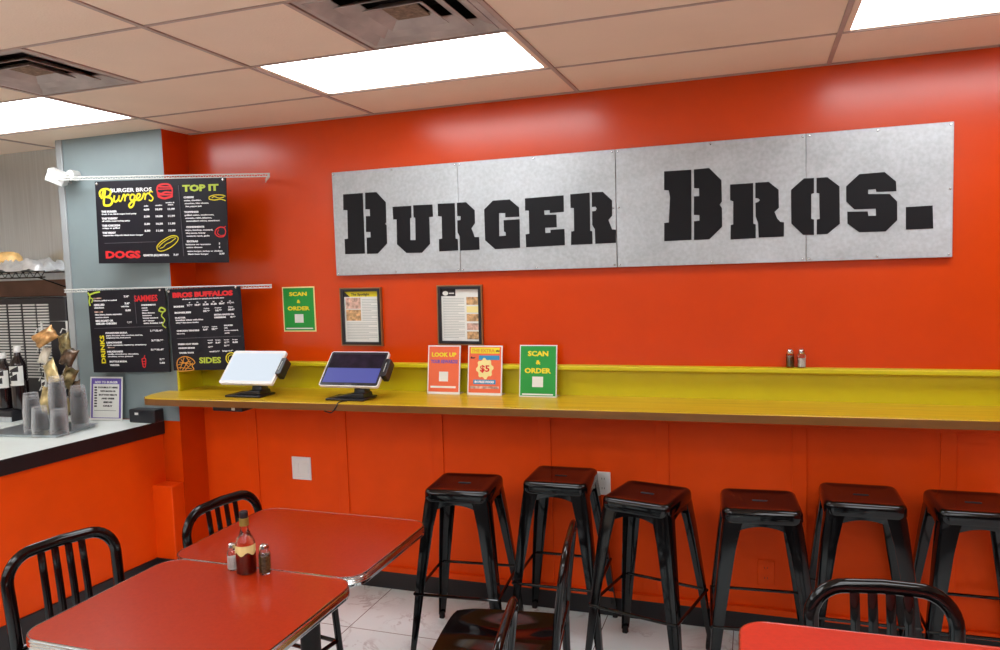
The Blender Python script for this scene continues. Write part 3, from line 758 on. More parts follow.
for h_, x1, y, subs in (('CHEESE', 674, 155, (('swiss, cheddar,', 720), ('american, bleu cheese,', 765), ('feta, pepper jack', 722))), ('TOPPINGS', 700, 250, (('grilled onion, mushroom,', 795), ('avocado, relish, jalapeno,', 780), ('caramelized onions, sauerkraut', 828))),
                        ('CONDIMENTS', 732, 347, (('mayo, ketchup, mustard,', 784), ('bbq sauce, honey', 738), ('mustard, ranch, garlic', 762))), ('EXTRAS', 690, 440, (('lettuce or tomato', 768), ('extra cheese', 715), ('extra burger, turkey or chicken', 838), ('black bean burger', 752)))):
    it.append((h_, 610 if y < 300 else 620, x1, y, 11, 0.06))
    for q, (s_, x2) in enumerate(subs): it.append((s_, 612+q*4, x2, y+19+q*19+(6 if h_ == 'EXTRAS' and q > 1 else 0), 9, 0.03))
it += [('1', 818, 824, 457, 12, 0.05), ('1', 818, 824, 480, 12, 0.05), ('2.99', 818, 850, 522, 11, 0.05)]
B.T(it, M['t_white'])
B.S([(3, [(582, 70), (597, 530)]), (3, [(92, 440), (425, 434)])], M['t_line'], 'divider_line')
B.S([(5, sp([(430, 480), (432, 462), (460, 432), (510, 402), (545, 396), (566, 410), (558, 436), (520, 470), (470, 494), (440, 494), (430, 480)])), (4, sp([(448, 478), (470, 470), (490, 450), (520, 436), (552, 412)])), (4, sp([(440, 470), (470, 440), (520, 410), (550, 404)]))], M['t_yellow'], 'hot_dog_drawing')
B.S([(6, sp([(768, 165), (800, 172), (840, 168), (868, 178)])), (5, sp([(770, 150), (800, 140), (850, 142), (868, 150)])), (5, [(768, 150), (768, 166)]), (5, sp([(786, 158), (800, 150), (830, 160), (860, 154)]))], M['t_yellow'], 'sandwich_drawing')
B.S([(7, sp([(856, 352), (830, 346), (804, 362), (798, 388), (820, 408), (850, 404), (862, 378), (856, 352)])), (5, sp([(820, 362), (812, 384), (830, 400), (858, 396)])), (5, [(846, 350), (864, 342)])], M['t_red'], 'onion_drawing')

# lower left board
B = Board('lower left black menu board with yellow vertical DRINKS heading', (-3.402, -0.245, 1.214), 0.516, 0.475, 0.095, -0.0079, (52, 486, 50, 512))
B.knobs([(462, 60)])
B.T([('SAMMIES', 315, 445, 118, 34, 0.03)], M['t_red'])
B.T([('DRINKS', 128, 158, 460, 28, 0.04, 0, PI/2)], M['t_yellow'])
it = [('Cheese, grilled or melted', 85, 218, 110, 7, 0.05), ('GRILLED', 85, 146, 136, 11, 0.06), ('chicken', 85, 142, 150, 8, 0.05), ('Ham, lettuce, tomato, mayonnaise', 88, 240, 189, 8, 0.05), ('american cheese', 88, 165, 204, 7, 0.05),
      ('BBQ ROAST OR', 88, 190, 225, 10, 0.06), ('GRILLED CHICKEN', 88, 206, 241, 10, 0.06), ('7.49', 258, 289, 93, 10, 0.06), ('7.49', 260, 290, 132, 10, 0.06), ('with fries', 238, 284, 147, 8, 0.04), ('8.00', 262, 292, 170, 10, 0.06), ('9.99', 266, 294, 238, 10, 0.06),
      ('CONDIMENTS', 352, 432, 143, 8, 0.06), ('ranch', 354, 386, 158, 7, 0.05), ('caesar', 354, 390, 171, 7, 0.05), ('blue cheese', 354, 424, 186, 7, 0.05), ('tomatoes', 354, 406, 200, 7, 0.05), ('honey mustard', 356, 440, 214, 7, 0.05), ('oil & vinegar', 356, 420, 229, 7, 0.05), ('extra dressing 1.00', 358, 466, 243, 8, 0.05)]
for h_, x1, y, subs, pr, px0 in (('FOUNTAIN SODA', 264, 294, (('pepsi, diet pepsi, mist, root beer, iced tea,', 348), ('raspberry tea, fruit punch', 280)), '1.99/2.49', 392), ('LEMONADE', 228, 348, (('fresh squeezed, raspberry, strawberry', 366),), '2.99/3.99', 394),
                        ('MILKSHAKE', 230, 399, (('vanilla, strawberry, chocolate,', 318), ('cookies, oreo, peanut', 286)), '5.99/6.49', 388), ('BOTTLE SODA', 250, 455, (), '2.99', 432), ('WATER', 206, 475, (), '1.00', 432)):
    it.append((h_, 140 if y < 400 else 150, x1, y, 9, 0.06)); it.append((pr, px0, 460, y-8 if y < 450 else y-10, 9, 0.06))
    for q, (s_, x2) in enumerate(subs): it.append((s_, 142, x2, y+13+13*q, 7, 0.04))
B.T(it, M['t_white'])
B.T([('CLASSIC', 85, 132, 97, 7, 0.04), ('DELUXE', 87, 134, 174, 7, 0.04), ('floats', 146, 184, 374, 7, 0.04)], M['photo_pink'])
B.S([(2.5, [(78, 262), (478, 258)]), (2, [(318, 80), (320, 240)])], M['t_line'], 'divider_line')
B.S([(9, sp([(56, 60), (66, 80), (60, 110), (64, 135)])), (9, sp([(58, 72), (66, 72), (96, 62), (126, 58)])), (6, sp([(60, 88), (80, 96), (74, 118)]))], M['t_lime'], 'leaf_drawing')
B.S([(8, sp([(446, 172), (462, 156), (484, 170), (468, 180), (446, 172)])), (6, sp([(476, 176), (460, 200), (476, 225), (462, 250), (480, 268)]))], M['t_lime'], 'leaf_drawing')
B.S([(5, sp([(334, 438), (354, 436), (350, 480), (338, 480), (334, 438)])), (4, [(344, 438), (352, 418)]), (4, [(336, 452), (352, 452)]), (4, [(338, 466), (350, 466)])], M['t_red'], 'drink_drawing')

# lower right board
B = Board('lower right black menu board with red BROS BUFFALOS title and lime SIDES heading', (-2.893, -0.2, 1.228), 0.462, 0.459, 0.0859, -0.016, (490, 915, 45, 502))
B.knobs([(500, 58), (892, 50)])
B.T([('BROS BUFFALOS', 520, 872, 92, 26, 0.09)], M['t_red'])
B.T([('SIDES', 648, 776, 462, 32, 0.05)], M['t_lime'])
it = [('all wings and tenders are tossed in your favorite sauce', 576, 820, 107, 6, 0.05)]
for i, (n_, p) in enumerate((('6', '7.99'), ('10', '10.49'), ('20', '21.00'), ('30', '31.50'), ('50', '50.49'), ('100', '99.99'))):
    x = 600+i*47; it += [(n_, x+12, x+22, 127, 6, 0.04), (p, x, x+34 if i < 5 else x+40, 143-i*0.8, 9, 0.07)]
it += [('BONE-IN', 522, 582, 148, 9, 0.07), ('BONELESS', 524, 622, 182, 9, 0.07), ('PLATTER', 524, 588, 210, 8, 0.07), ('boneless wings with fries', 527, 690, 223, 8, 0.05), ('celery & blue cheese dressing', 527, 662, 237, 7, 0.05),
       ('6 piece', 698, 730, 162, 6, 0.03), ('10 piece', 762, 800, 161, 6, 0.03), ('20 piece', 840, 868, 159, 6, 0.03), ('10.99', 694, 732, 178, 9, 0.07), ('16.99', 765, 802, 177, 9, 0.07), ('30.49', 838, 876, 175, 9, 0.07),
       ('EXTRA SAUCE OR', 756, 872, 200, 8, 0.07), ('DRESSING', 756, 822, 215, 8, 0.07), ('0.99', 848, 878, 215, 8, 0.07), ('CHICKEN TENDERS', 528, 662, 283, 8, 0.07), ('bleu or bbq', 528, 574, 298, 6, 0.04), ('3 piece', 682, 718, 264, 6, 0.03), ('6 piece', 736, 768, 264, 6, 0.03), ('8.49', 684, 714, 280, 9, 0.07), ('10.99', 736, 770, 279, 9, 0.07),
       ('SAUCES', 808, 858, 260, 7, 0.07), ('mild,', 808, 828, 273, 6, 0.05), ('honey mustard,', 808, 888, 287, 6, 0.05), ('garlic', 808, 838, 301, 6, 0.05), ('FRESH CUT FRIES', 530, 650, 358, 8, 0.07), ('ONION RINGS', 530, 628, 380, 8, 0.07), ('TATER TOTS', 532, 620, 407, 8, 0.07)]
for x, p in ((706, '4.49'), (752, '5.49'), (802, '6.99'), (850, '8.00')): it += [(p, x, x+30, 354, 8, 0.07), ('small' if x < 720 else 'large', x, x+30, 338, 5, 0.03)]
it += [('4.99', 706, 736, 377, 8, 0.07), ('5.99', 800, 832, 372, 8, 0.07), ('small 3.99', 712, 772, 402, 7, 0.06), ('large 6.49', 788, 850, 400, 7, 0.06)]
B.T(it, M['t_white'])
B.S([(2.5, [(526, 322), (900, 318)])], M['t_line'], 'divider_line')
fr_l = [(5, sp([(520, 500), (514, 470), (524, 440), (560, 424), (600, 434), (622, 458), (604, 476), (608, 500), (520, 506)]))]
for a in ((530, 495, 560, 430), (545, 500, 590, 440), (520, 470, 600, 450), (530, 455, 610, 470), (560, 500, 610, 460), (540, 440, 580, 480), (522, 485, 600, 492), (575, 430, 600, 470)): fr_l.append((4, [(a[0], a[1]), (a[2], a[3])]))
B.S(fr_l, M['t_orange'], 'fries_drawing')
B.S([(6, arc(838, 440, 32, 32, 60, 320, 20)), (4, arc(838, 440, 20, 20, 60, 320, 16))], M['t_yellow'], 'onion_ring_drawing')

# wire hanging rails (two rods with a zigzag between) and their arms
def rail(label, a, c, wall_ends):
    a, c = V(*a), V(*c); mid = (a+c)/2
    t = thing('hanging_rail', label, 'rail', mid, 0, 'white wire rails holding the menu boards')
    A, C = a-mid, c-mid; up = V(0, 0, 0.0075); out = V(0, -0.0, 0)
    MB().tube([A+up, C+up], 0.0035, 8).build('rod', M['white_wire'], t); MB().tube([A-up, C-up], 0.0028, 8).build('rod', M['white_wire'], t)
    n = int((C-A).length/0.016); b = MB()
    b.tube([A+(C-A)*(i/n)+(up if i % 2 else -up) for i in range(n+1)], 0.002, 5); b.build('zigzag_wire', M['white_wire'], t)
    for q, w in zip((A, C), wall_ends):
        w = V(*w)-mid
        b = MB(); b.tube([q+up, w+up], 0.003, 8); b.tube([q-up, w-up], 0.003, 8)
        m_ = max(2, int((w-q).length/0.016)); b.tube([q+(w-q)*(i/m_)+(up if i % 2 else -up) for i in range(m_+1)], 0.002, 5)
        b.build('bracket_arm', M['white_wire'], t)
rail('upper white wire rail above the wide menu board', (-3.76, -0.329, 2.328), (-2.452, -0.168, 2.275), ((-3.80, -0.199, 2.328), (-2.60, -0.001, 2.272)))
rail('lower white wire rail carrying the two lower menu boards', (-3.83, -0.276, 1.690), (-2.49, -0.156, 1.684), ((-3.86, -0.199, 1.690), (-2.60, -0.001, 1.684)))
# ceiling-height camera / sensor on the pillar
t = thing('security_camera', 'small white box camera on a round bracket at the left edge of the pillar', 'camera', (-3.765, -0.2, 2.345))
b = MB(); b.tube([(0.015, 0, 0.012), (0.015, -0.055, 0.012)], 0.03, 18); b.build('round_mount', M['white_plastic'], t, bevel=0.004)
b = MB(); b.box(-0.05, 0.05, -0.036, 0.036, -0.036, 0.036, Matrix.Translation((-0.035, -0.09, 0.0)) @ Matrix.Rotation(0.5, 4, 'Y') @ Matrix.Rotation(0.5, 4, 'Z')); b.build('camera_body', M['white_plastic'], t, smooth=0, bevel=0.005)
b = MB(); b.tube([(-0.065, -0.125, 0.012), (-0.070, -0.135, 0.014)], 0.010, 14); b.build('lens', M['black_plastic'], t)
b = MB(); b.tube([(0.01, -0.05, 0.01), (-0.03, -0.08, 0.0)], 0.012, 10); b.build('swivel', M['white_plastic'], t)

# posters, frames and cards
def cols(x0, x1): return x0, x1
def green_card(t, w, h):
    MB().box(-w/2, w/2, 0.0, 0.003, 0, h).build('card_border', M['cream'], t, smooth=0)
    b = MB(); e = 0.007; rect(b, -w/2+e, w/2-e, e, h-e, 0.0); b.build('green_print', M['card_green'], t, smooth=0)
    fit_text([('SCAN', -w*0.28, w*0.27, h*0.80, h*0.085, 0.06), ('&', -w*0.05, w*0.06, h*0.64, h*0.075, 0.05), ('ORDER', -w*0.35, w*0.34, h*0.48, h*0.085, 0.06)], M['t_yellow'], t, y=-0.001)
    b = MB(); rect(b, -w*0.14, w*0.13, h*0.20, h*0.39, -0.001, 0.0006); b.build('white_square', M['paper'], t, smooth=0)
    b = MB(); rect(b, -w*0.42, w*0.41, h*0.058, h*0.085, -0.001, 0.0006); b.build('white_line', M['paper'], t, smooth=0)
t = thing('poster', 'green SCAN & ORDER poster taped on the orange wall right of the menu boards', 'poster', (-2.424, -0.004, 1.424))
green_card(t, 0.209, 0.251)
def frame(label, x, z0, w, h, tilt, kind):
    t = thing('picture_frame', label, 'picture frame', (x, -0.001, z0), 0, 'black framed articles on the orange wall')
    t.rotation_euler = (0, tilt, 0)
    def bars(b, o, i, y0, y1):
        for q in ((-w/2+o, -w/2+i, o, h-o), (w/2-i, w/2-o, o, h-o), (-w/2+i, w/2-i, o, i), (-w/2+i, w/2-i, h-i, h-o)): b.box(q[0], q[1], y0, y1, q[2], q[3])
    b = MB(); bars(b, 0, 0.007, -0.018, 0); b.build('bronze_edge', M['gold_edge'], t, smooth=0)
    b = MB(); bars(b, 0.006, 0.021, -0.020, -0.002); b.build('black_frame', M['black_plastic'], t, smooth=0, bevel=0.002)
    b = MB(); b.box(-w/2+0.02, w/2-0.02, -0.006, -0.004, 0.02, h-0.02); b.build('article_page', M['paper'], t, smooth=0)
    W, H2 = w-0.05, h-0.045; X0, Z0 = -W/2, 0.0225; y = -0.0062
    X = lambda u: X0+u*W
    Z = lambda v: Z0+(1-v)*H2
    if kind == 1:
        b = MB(); rect(b, X(-0.02), X(1.02), Z(0.1), Z(-0.02), y); b.build('yellow_banner', M['t_yellow'], t, smooth=0)
        b = MB(); b.prism([(X(-0.02), Z(0.1)), (X(0.16), Z(0.1)), (X(-0.02), Z(-0.01))], XZ, y-0.0015, y-0.001); b.build('black_corner', M['t_dark'], t, smooth=0)
        fit_text([('The Spotlight', X(0.2), X(0.76), Z(0.075), 0.013, 0.03)], M['t_dark'], t, y=y-0.001)
        for v0, v1, mm in ((0.12, 0.34, 'photo_pink'), (0.36, 0.58, 'photo_brown')):
            b = MB(); rect(b, X(0.03), X(0.48), Z(v1), Z(v0), y); b.build('food_photo', M[mm], t, smooth=0)
        b = MB()
        for k in range(14):
            v = 0.15+k*0.032; rect(b, X(0.52), X(0.98 if k % 4 != 3 else 0.8), Z(v+0.010), Z(v), y, 0.0004)
        for k in range(11):
            v = 0.62+k*0.032; rect(b, X(0.04), X(0.96 if k % 4 != 2 else 0.7), Z(v+0.010), Z(v), y, 0.0004)
        b.build('article_text', M['t_grey'], t, smooth=0)
    else:
        b = MB(); rect(b, X(-0.02), X(0.38), Z(0.13), Z(-0.01), y); b.build('black_logo_box', M['t_dark'], t, smooth=0)
        b = MB(); b.prism([(X(0.1)+0.016*math.cos(a*0.5236), Z(0.075)+0.012*math.sin(a*0.5236)) for a in range(12)], XZ, y-0.0015, y-0.001); rect(b, X(0.2), X(0.34), Z(0.085), Z(0.065), y-0.001, 0.0005); b.build('white_logo_mark', M['paper'], t, smooth=0)
        for v0, v1, mm in ((0.15, 0.30, 'photo_brown'), (0.33, 0.45, 'cream'), (0.48, 0.62, 'photo_brown'), (0.66, 0.79, 'photo_pink'), (0.82, 0.97, 'photo_brown')):
            b = MB(); rect(b, X(0.68), X(1.0), Z(v1), Z(v0), y); b.build('food_photo', M[mm], t, smooth=0)
        b = MB()
        for k in range(25):
            v = 0.17+k*0.032; rect(b, X(0.03), X(0.62 if k % 5 != 4 else 0.45), Z(v+0.010), Z(v), y, 0.0004)
        b.build('article_text', M['t_grey'], t, smooth=0)
frame('left of two black framed articles, with yellow banner headline', -2.029, 1.347, 0.250, 0.315, 0.006, 1)
frame('right of two black framed articles, with food photos down its right side', -1.455, 1.353, 0.250, 0.310, 0.012, 2)
def card(label, x, y, w, h, rz, kind):
    lean = math.radians(-9)
    t = thing('table_card', label, 'sign card', (x, y, 1.1075), rz, 'upright cards standing on the bar')
    t.rotation_euler = (lean, 0, rz)
    b = MB(); b.box(-w/2, w/2, -0.001, 0.004, 0, h); b.build('acrylic_holder', M['white_plastic'], t, smooth=0)
    f = h
    b = MB(); b.box(-w/2, w/2, 0.0, 0.055, 0.001, 0.004, Matrix.Rotation(-lean, 4, 'X')); b.build('holder_foot', M['white_plastic'], t, smooth=0)
    if kind == 'green':
        s = thing('x', '', ''); bpy.data.objects.remove(s)
        e = 0.005; b = MB(); rect(b, -w/2+e, w/2-e, e, h-e, -0.001); b.build('green_print', M['card_green'], t, smooth=0)
        fit_text([('SCAN', -w*0.28, w*0.27, h*0.79, h*0.095, 0.06), ('&', -w*0.06, w*0.07, h*0.63, h*0.08, 0.05), ('ORDER', -w*0.36, w*0.35, h*0.46, h*0.095, 0.06)], M['t_yellow'], t, y=-0.002)
        b = MB(); rect(b, -w*0.15, w*0.14, h*0.19, h*0.39, -0.002, 0.0006); b.build('white_square', M['paper'], t, smooth=0)
        b = MB(); rect(b, -w*0.42, w*0.41, h*0.035, h*0.062, -0.002, 0.0006); b.build('white_line', M['paper'], t, smooth=0)
        return
    e = 0.006; b = MB(); rect(b, -w/2+e, w/2-e, 0.012, h-e, -0.001); b.build('coral_print', M['card_coral'], t, smooth=0)
    if kind == 'look':
        fit_text([('LOOK UP', -w*0.38, w*0.38, h*0.77, h*0.085, 0.06)], M['t_yellow'], t, y=-0.002)
        fit_text([('YOUR REWARDS!', -w*0.41, w*0.42, h*0.635, h*0.07, 0.06)], M['t_purple'], t, y=-0.002)
        b = MB(); rect(b, -w*0.14, w*0.14, h*0.26, h*0.46, -0.002, 0.0006); b.build('white_square', M['paper'], t, smooth=0)
        b = MB(); rect(b, -w*0.40, w*0.38, h*0.125, h*0.165, -0.002, 0.0006); b.build('white_line', M['paper'], t, smooth=0)
    else:
        b = MB(); rect(b, -w*0.42, w*0.42, h*0.84, h*0.96, -0.002, 0.0004); b.build('yellow_banner', M['t_yellow'], t, smooth=0)
        fit_text([('THE EXTRA', -w*0.40, w*0.28, h*0.865, h*0.07, 0.04)], M['t_orange'], t, y=-0.0025)
        b = MB(); rect(b, -w*0.18, w*0.42, h*0.71, h*0.80, -0.002, 0.0004); b.build('blue_banner', M['t_blue'], t, smooth=0)
        fit_text([('for', -w*0.42, -w*0.28, h*0.735, h*0.04, 0.04), ('plus', w*0.32, w*0.42, h*0.88, h*0.035, 0.03)], M['t_dark'], t, y=-0.0025)
        pts = []
        for k in range(32):
            r = (0.255 if k % 4 in (0, 1) else 0.215)*w; a = 2*PI*k/32; pts.append((r*math.cos(a), h*0.535+r*math.sin(a)*1.15))
        b = MB(); b.prism(pts, XZ, -0.0026, -0.002); b.build('cream_burst', M['cream'], t, smooth=0)
        fit_text([('$5', -w*0.14, w*0.14, h*0.475, h*0.13, 0.04)], M['t_red'], t, y=-0.0028)
        b = MB(); rect(b, -w*0.33, w*0.32, h*0.22, h*0.31, -0.002, 0.0004); b.build('teal_banner', M['t_blue'], t, smooth=0)
        fit_text([('IN FREE FOOD', -w*0.29, w*0.28, h*0.245, h*0.045, 0.04)], M['t_white'], t, y=-0.0026)
        b = MB(); rect(b, -w*0.42, w*0.42, h*0.13, h*0.18, -0.002, 0.0004); b.build('pink_line', M['photo_pink'], t, smooth=0)
card('coral LOOK UP card, leftmost of three cards standing on the bar', -1.53, -0.088, 0.180, 0.250, 0.0, 'look')
card('orange card with cream dollar burst, middle of three cards on the bar', -1.305, -0.088, 0.184, 0.250, 0.0, 'burst')
card('green SCAN & ORDER card standing on the bar, right of the coral cards', -1.023, -0.098, 0.190, 0.255, 0.0, 'green')

# ------------------------------------------------------------------ terminals
def terminal(x, label, screen):
    t = thing('payment_terminal', label, 'touchscreen terminal', (x, -0.30, 1.1075), 0, 'touchscreen terminals on the bar')
    b = MB(); b.box(-0.125, 0.095, -0.055, 0.085, 0.0, 0.011); b.build('base_plate', M['black_plastic'], t, smooth=0, bevel=0.004)
    b = MB(); b.prism([(-0.10, 0.011), (0.085, 0.011), (0.078, 0.035), (0.02, 0.035)], XZ, -0.035, 0.06); b.build('base_wedge', M['black_plastic'], t, smooth=0, bevel=0.004)
    b = MB(); b.loft([[V(px_, py_, z) for px_, py_ in rrect(a, c, d, e, 0.008, 3)] for a, c, d, e, z in ((0.012, 0.076, -0.01, 0.055, 0.03), (0.014, 0.074, -0.006, 0.045, 0.07), (0.016, 0.070, 0.026, 0.055, 0.112))]); b.build('neck', M['black_plastic'], t)
    # tilted screen: local frame origin at the middle of its lower edge
    T = Matrix.Translation((-0.0, -0.045, 0.072)) @ Matrix.Rotation(math.radians(-43.5), 4, 'X')
    w = 0.335; h = 0.215
    fr = lambda u, v, q: T @ V(u, q, v)
    def slab(pts, y0, y1, name, m, bev=0): return MB().prism(pts, fr, y0, y1).build(name, m, t, smooth=30, bevel=bev)
    slab(rrect(-w/2, w/2, 0, h, 0.012, 4), -0.002, 0.014, 'screen_body', M['white_plastic'])
    slab(rrect(-w/2+0.005, w/2-0.005, 0.005, h-0.005, 0.010, 4), -0.0030, -0.002, 'bezel', M['white_plastic'] if screen == 'white' else M['black_plastic'])
    if screen == 'white':
        slab([(-w/2+0.012, 0.018), (w/2-0.012, 0.018), (w/2-0.012, h-0.018), (-w/2+0.012, h-0.018)], -0.0036, -0.003, 'lit_screen', M['screen_white'])
    else:
        slab([(-w/2+0.016, 0.022), (w/2-0.016, 0.022), (w/2-0.016, 0.11), (-w/2+0.016, 0.11)], -0.0036, -0.003, 'lit_screen', M['screen_blue'])
        slab([(-w/2+0.016, 0.112), (w/2-0.016, 0.112), (w/2-0.016, h-0.018), (-w/2+0.016, h-0.018)], -0.0036, -0.003, 'dark_screen_area', mat('dark_food_picture', srgb(30, 18, 34), 0.5, spec=0.15, var=0.6, vscale=18))
        slab([(-0.02, 0.008), (0.02, 0.008), (0.02, 0.014), (-0.02, 0.014)], -0.0036, -0.003, 'maker_mark', M['t_line'])
    b = MB(); b.prism(rrect(0, 0.032, 0.06, 0.165, 0.006, 3), lambda u, v, q: T @ V(w/2+u-0.004, q, v), -0.012, 0.04); o = b.build('card_reader', M['black_plastic'], t, bevel=0.003)
    b = MB(); b.prism([(w/2+0.008, 0.085), (w/2+0.012, 0.085), (w/2+0.012, 0.14), (w/2+0.008, 0.14)], fr, -0.0135, -0.012); s = b.build('swipe_slot', M['t_grey'], t, smooth=0)
terminal(-2.548, 'touchscreen terminal with bright white screen on the bar, by the menu boards', 'white')
terminal(-1.935, 'touchscreen terminal with dark and blue screen on the bar, below the framed article', 'blue')
# small box and cable under the bar
t = thing('power_adapter', 'black box fixed under the bar below the white-screen terminal', 'adapter', (-2.65, -0.28, 1.034))
b = MB(); b.box(-0.095, 0.095, -0.09, 0.05, 0, 0.036); b.build('body', M['black_plastic'], t, smooth=0, bevel=0.006)
b = MB(); b.box(0.03, 0.05, -0.093, -0.09, 0.008, 0.03); b.build('white_tag', M['white_plastic'], t, smooth=0)
o = MB().tube(smoothpath([(-2.56, -0.22, 1.05), (-2.45, -0.16, 1.045), (-2.3, -0.10, 1.06), (-2.2, -0.05, 1.068)]), 0.0035, 6).build('cable', M['black_plastic'])
tag(o, 'thin black cable running under the bar from the adapter box', 'cable')
o = MB().tube(smoothpath([(-1.93, -0.36, 1.112), (-1.95, -0.405, 1.11), (-1.955, -0.428, 1.09), (-1.99, -0.415, 1.06), (-2.05, -0.38, 1.058)]), 0.0035, 6).build('cable', M['black_plastic'])
tag(o, 'short black cable hanging over the bar edge below the blue-screen terminal', 'cable')
t = thing('receipt_printer', 'flat black device on the white worktop against the pillar', 'printer', (-3.30, -0.258, 0.9315), -0.0)
b = MB(); b.box(-0.10, 0.085, -0.032, 0.04, 0, 0.075); b.build('body', M['black_plastic'], t, smooth=0, bevel=0.006)
b = MB(); b.box(-0.055, -0.03, -0.034, -0.030, 0.045, 0.058); b.build('indicator', M['white_plastic'], t, smooth=0)

# ------------------------------------------------------------------ shakers and bottle
def shaker(loc, label, fill, group, s=1.0):
    t = thing('shaker', label, 'shaker', loc, 0, group)
    b = MB(); b.lathe([(0.0145*s, 0), (0.0165*s, 0.003*s), (0.0165*s, 0.050*s), (0.0155*s, 0.058*s), (0.0115*s, 0.064*s)], 8); b.build('glass_body', M['clear_glass'], t)
    b = MB(); b.lathe([(0.0120*s, 0.004*s), (0.0138*s, 0.006*s), (0.0138*s, (0.040 if fill == 'salt' else 0.048)*s), (0.012*s, (0.042 if fill == 'salt' else 0.052)*s)], 8); b.build('salt' if fill == 'salt' else 'pepper', M['salt'] if fill == 'salt' else M['pepper_glass'], t)
    b = MB(); b.lathe([(0.0125*s, 0.0625*s), (0.0135*s, 0.064*s), (0.0135*s, 0.074*s), (0.011*s, 0.081*s), (0.005*s, 0.084*s)], 16); b.build('cap', M['chrome'], t)
shaker((0.134, -0.026, 1.2585), 'small pepper shaker on the olive ledge, left of the pair', 'pepper', 'shakers on the ledge', 1.02)
shaker((0.182, -0.026, 1.2585), 'small salt shaker on the olive ledge, right of the pair', 'salt', 'shakers on the ledge', 1.02)
shaker((-1.689, -1.549, 0.752), 'salt shaker on the red table, left of the sauce bottle', 'salt', 'shakers on the red table', 1.1)
shaker((-1.560, -1.549, 0.752), 'pepper shaker on the red table, right of the sauce bottle', 'pepper', 'shakers on the red table', 1.2)
t = thing('sauce_bottle', 'hot sauce bottle with black cap and cream label on the red table', 'bottle', (-1.629, -1.556, 0.752))
prof = [(0.001, 0.001), (0.028, 0.0), (0.033, 0.004), (0.033, 0.095), (0.029, 0.114), (0.018, 0.132), (0.0125, 0.150), (0.0115, 0.185)]
MB().lathe([(r, z) for r, z in prof], 24).build('glass_body', M['amber_glass'], t)
MB().lathe([(0.001, 0.003), (0.030, 0.003), (0.0312, 0.006), (0.0312, 0.068), (0.001, 0.0685)], 24).build('red_sauce', M['sauce'], t)
b = MB(); n = 18; secs = []
for k in range(n+1):
    a = math.radians(-200+220*k/n); e = 0.006*math.sin(k*1.1)
    secs.append([V(0.0336*math.cos(a), 0.0336*math.sin(a), 0.070+e), V(0.0336*math.cos(a), 0.0336*math.sin(a), 0.098), V(0.0339*math.cos(a), 0.0339*math.sin(a), 0.098), V(0.0339*math.cos(a), 0.0339*math.sin(a), 0.070+e)])
b.loft(secs); b.build('label', M['cream'], t)
MB().lathe([(0.0125, 0.160), (0.0155, 0.161), (0.0155, 0.186), (0.0125, 0.187)], 20).build('neck_band', mat('olive_gold_neck_foil', srgb(150, 128, 60), 0.4, 0.3), t)
MB().lathe([(0.0138, 0.187), (0.0143, 0.189), (0.0143, 0.206), (0.012, 0.209), (0.001, 0.2095)], 20).build('cap', M['black_plastic'], t)

# ------------------------------------------------------------------ kitchen corner
t = thing('slotted_machine', 'black kitchen machine with rows of white slats, behind the bottles', 'machine', (-4.43, -0.11, 0.9315))
MB().box(-0.49, 0.495, -0.075, 0.085, 0, 0.72).build('cabinet', M['black_plastic'], t, smooth=0, bevel=0.006)
for x0, x1 in ((-0.19, -0.09), (-0.072, 0.004), (0.027, 0.128), (0.150, 0.249), (0.265, 0.355)):
    b = MB()
    for k in range(26):  # plain white slats standing proud of the black cabinet
        z = 0.672-k*0.0178; b.box(x0, x1, -0.081, -0.075, z, z+0.0095)
    b.build('louver_panel', M['white_wire'], t, smooth=0)
t = thing('drip_platform', 'low black platform with steel front lip under the syrup bottles', 'platform', (-4.35, -0.33, 0.9315))
MB().box(-0.35, 0.20, -0.09, 0.09, 0, 0.065).build('body', M['black_plastic'], t, smooth=0, bevel=0.004)
MB().box(-0.35, 0.203, -0.10, -0.09, 0, 0.03).build('steel_lip', M['steel'], t, smooth=0, bevel=0.002)
def syrup(loc, r, h, label, cap):
    t = thing('syrup_bottle', label, 'bottle', loc, 0, 'dark syrup bottles in the kitchen corner')
    MB().lathe([(r*0.9, 0), (r, 0.006), (r, h*0.70), (r*0.92, h*0.74), (r*0.42, h*0.84), (r*0.36, h*0.90)], 24).build('body', M['syrup'], t)
    b = MB(); n = 16; secs = []
    for k in range(n+1):
        a = math.radians(-170+160*k/n); R2 = r*1.012
        secs.append([V(R2*math.cos(a), R2*math.sin(a), h*0.38), V(R2*math.cos(a), R2*math.sin(a), h*0.69), V(R2*1.004*math.cos(a), R2*1.004*math.sin(a), h*0.69), V(R2*1.004*math.cos(a), R2*1.004*math.sin(a), h*0.38)])
    b.loft(secs); b.build('label', M['paper'], t)
    b = MB(); R2 = r*1.025
    for (k0, k1, z0, z1) in ((3, 7, 0.41, 0.43), (5, 12, 0.46, 0.50), (4, 9, 0.54, 0.56), (6, 13, 0.60, 0.62)):
        s2 = []
        for k in range(k0, k1+1):
            a = math.radians(-170+160*k/n); s2.append([V(R2*math.cos(a), R2*math.sin(a), h*(z0+0.01*(k-k0))), V(R2*math.cos(a), R2*math.sin(a), h*(z1+0.01*(k-k0))), V(R2*1.004*math.cos(a), R2*1.004*math.sin(a), h*z1), V(R2*1.004*math.cos(a), R2*1.004*math.sin(a), h*z0)])
        b.loft(s2)
    b.build('label_marks', M['t_dark'], t)
    MB().lathe([(r*0.40, h*0.90), (r*0.44, h*0.905), (r*0.44, h*0.985), (r*0.36, h)], 16).build('cap', M[cap], t)
syrup((-4.275, -0.35, 0.9975), 0.046, 0.335, 'dark syrup bottle with white cap at the left edge of the kitchen corner', 'white_plastic')
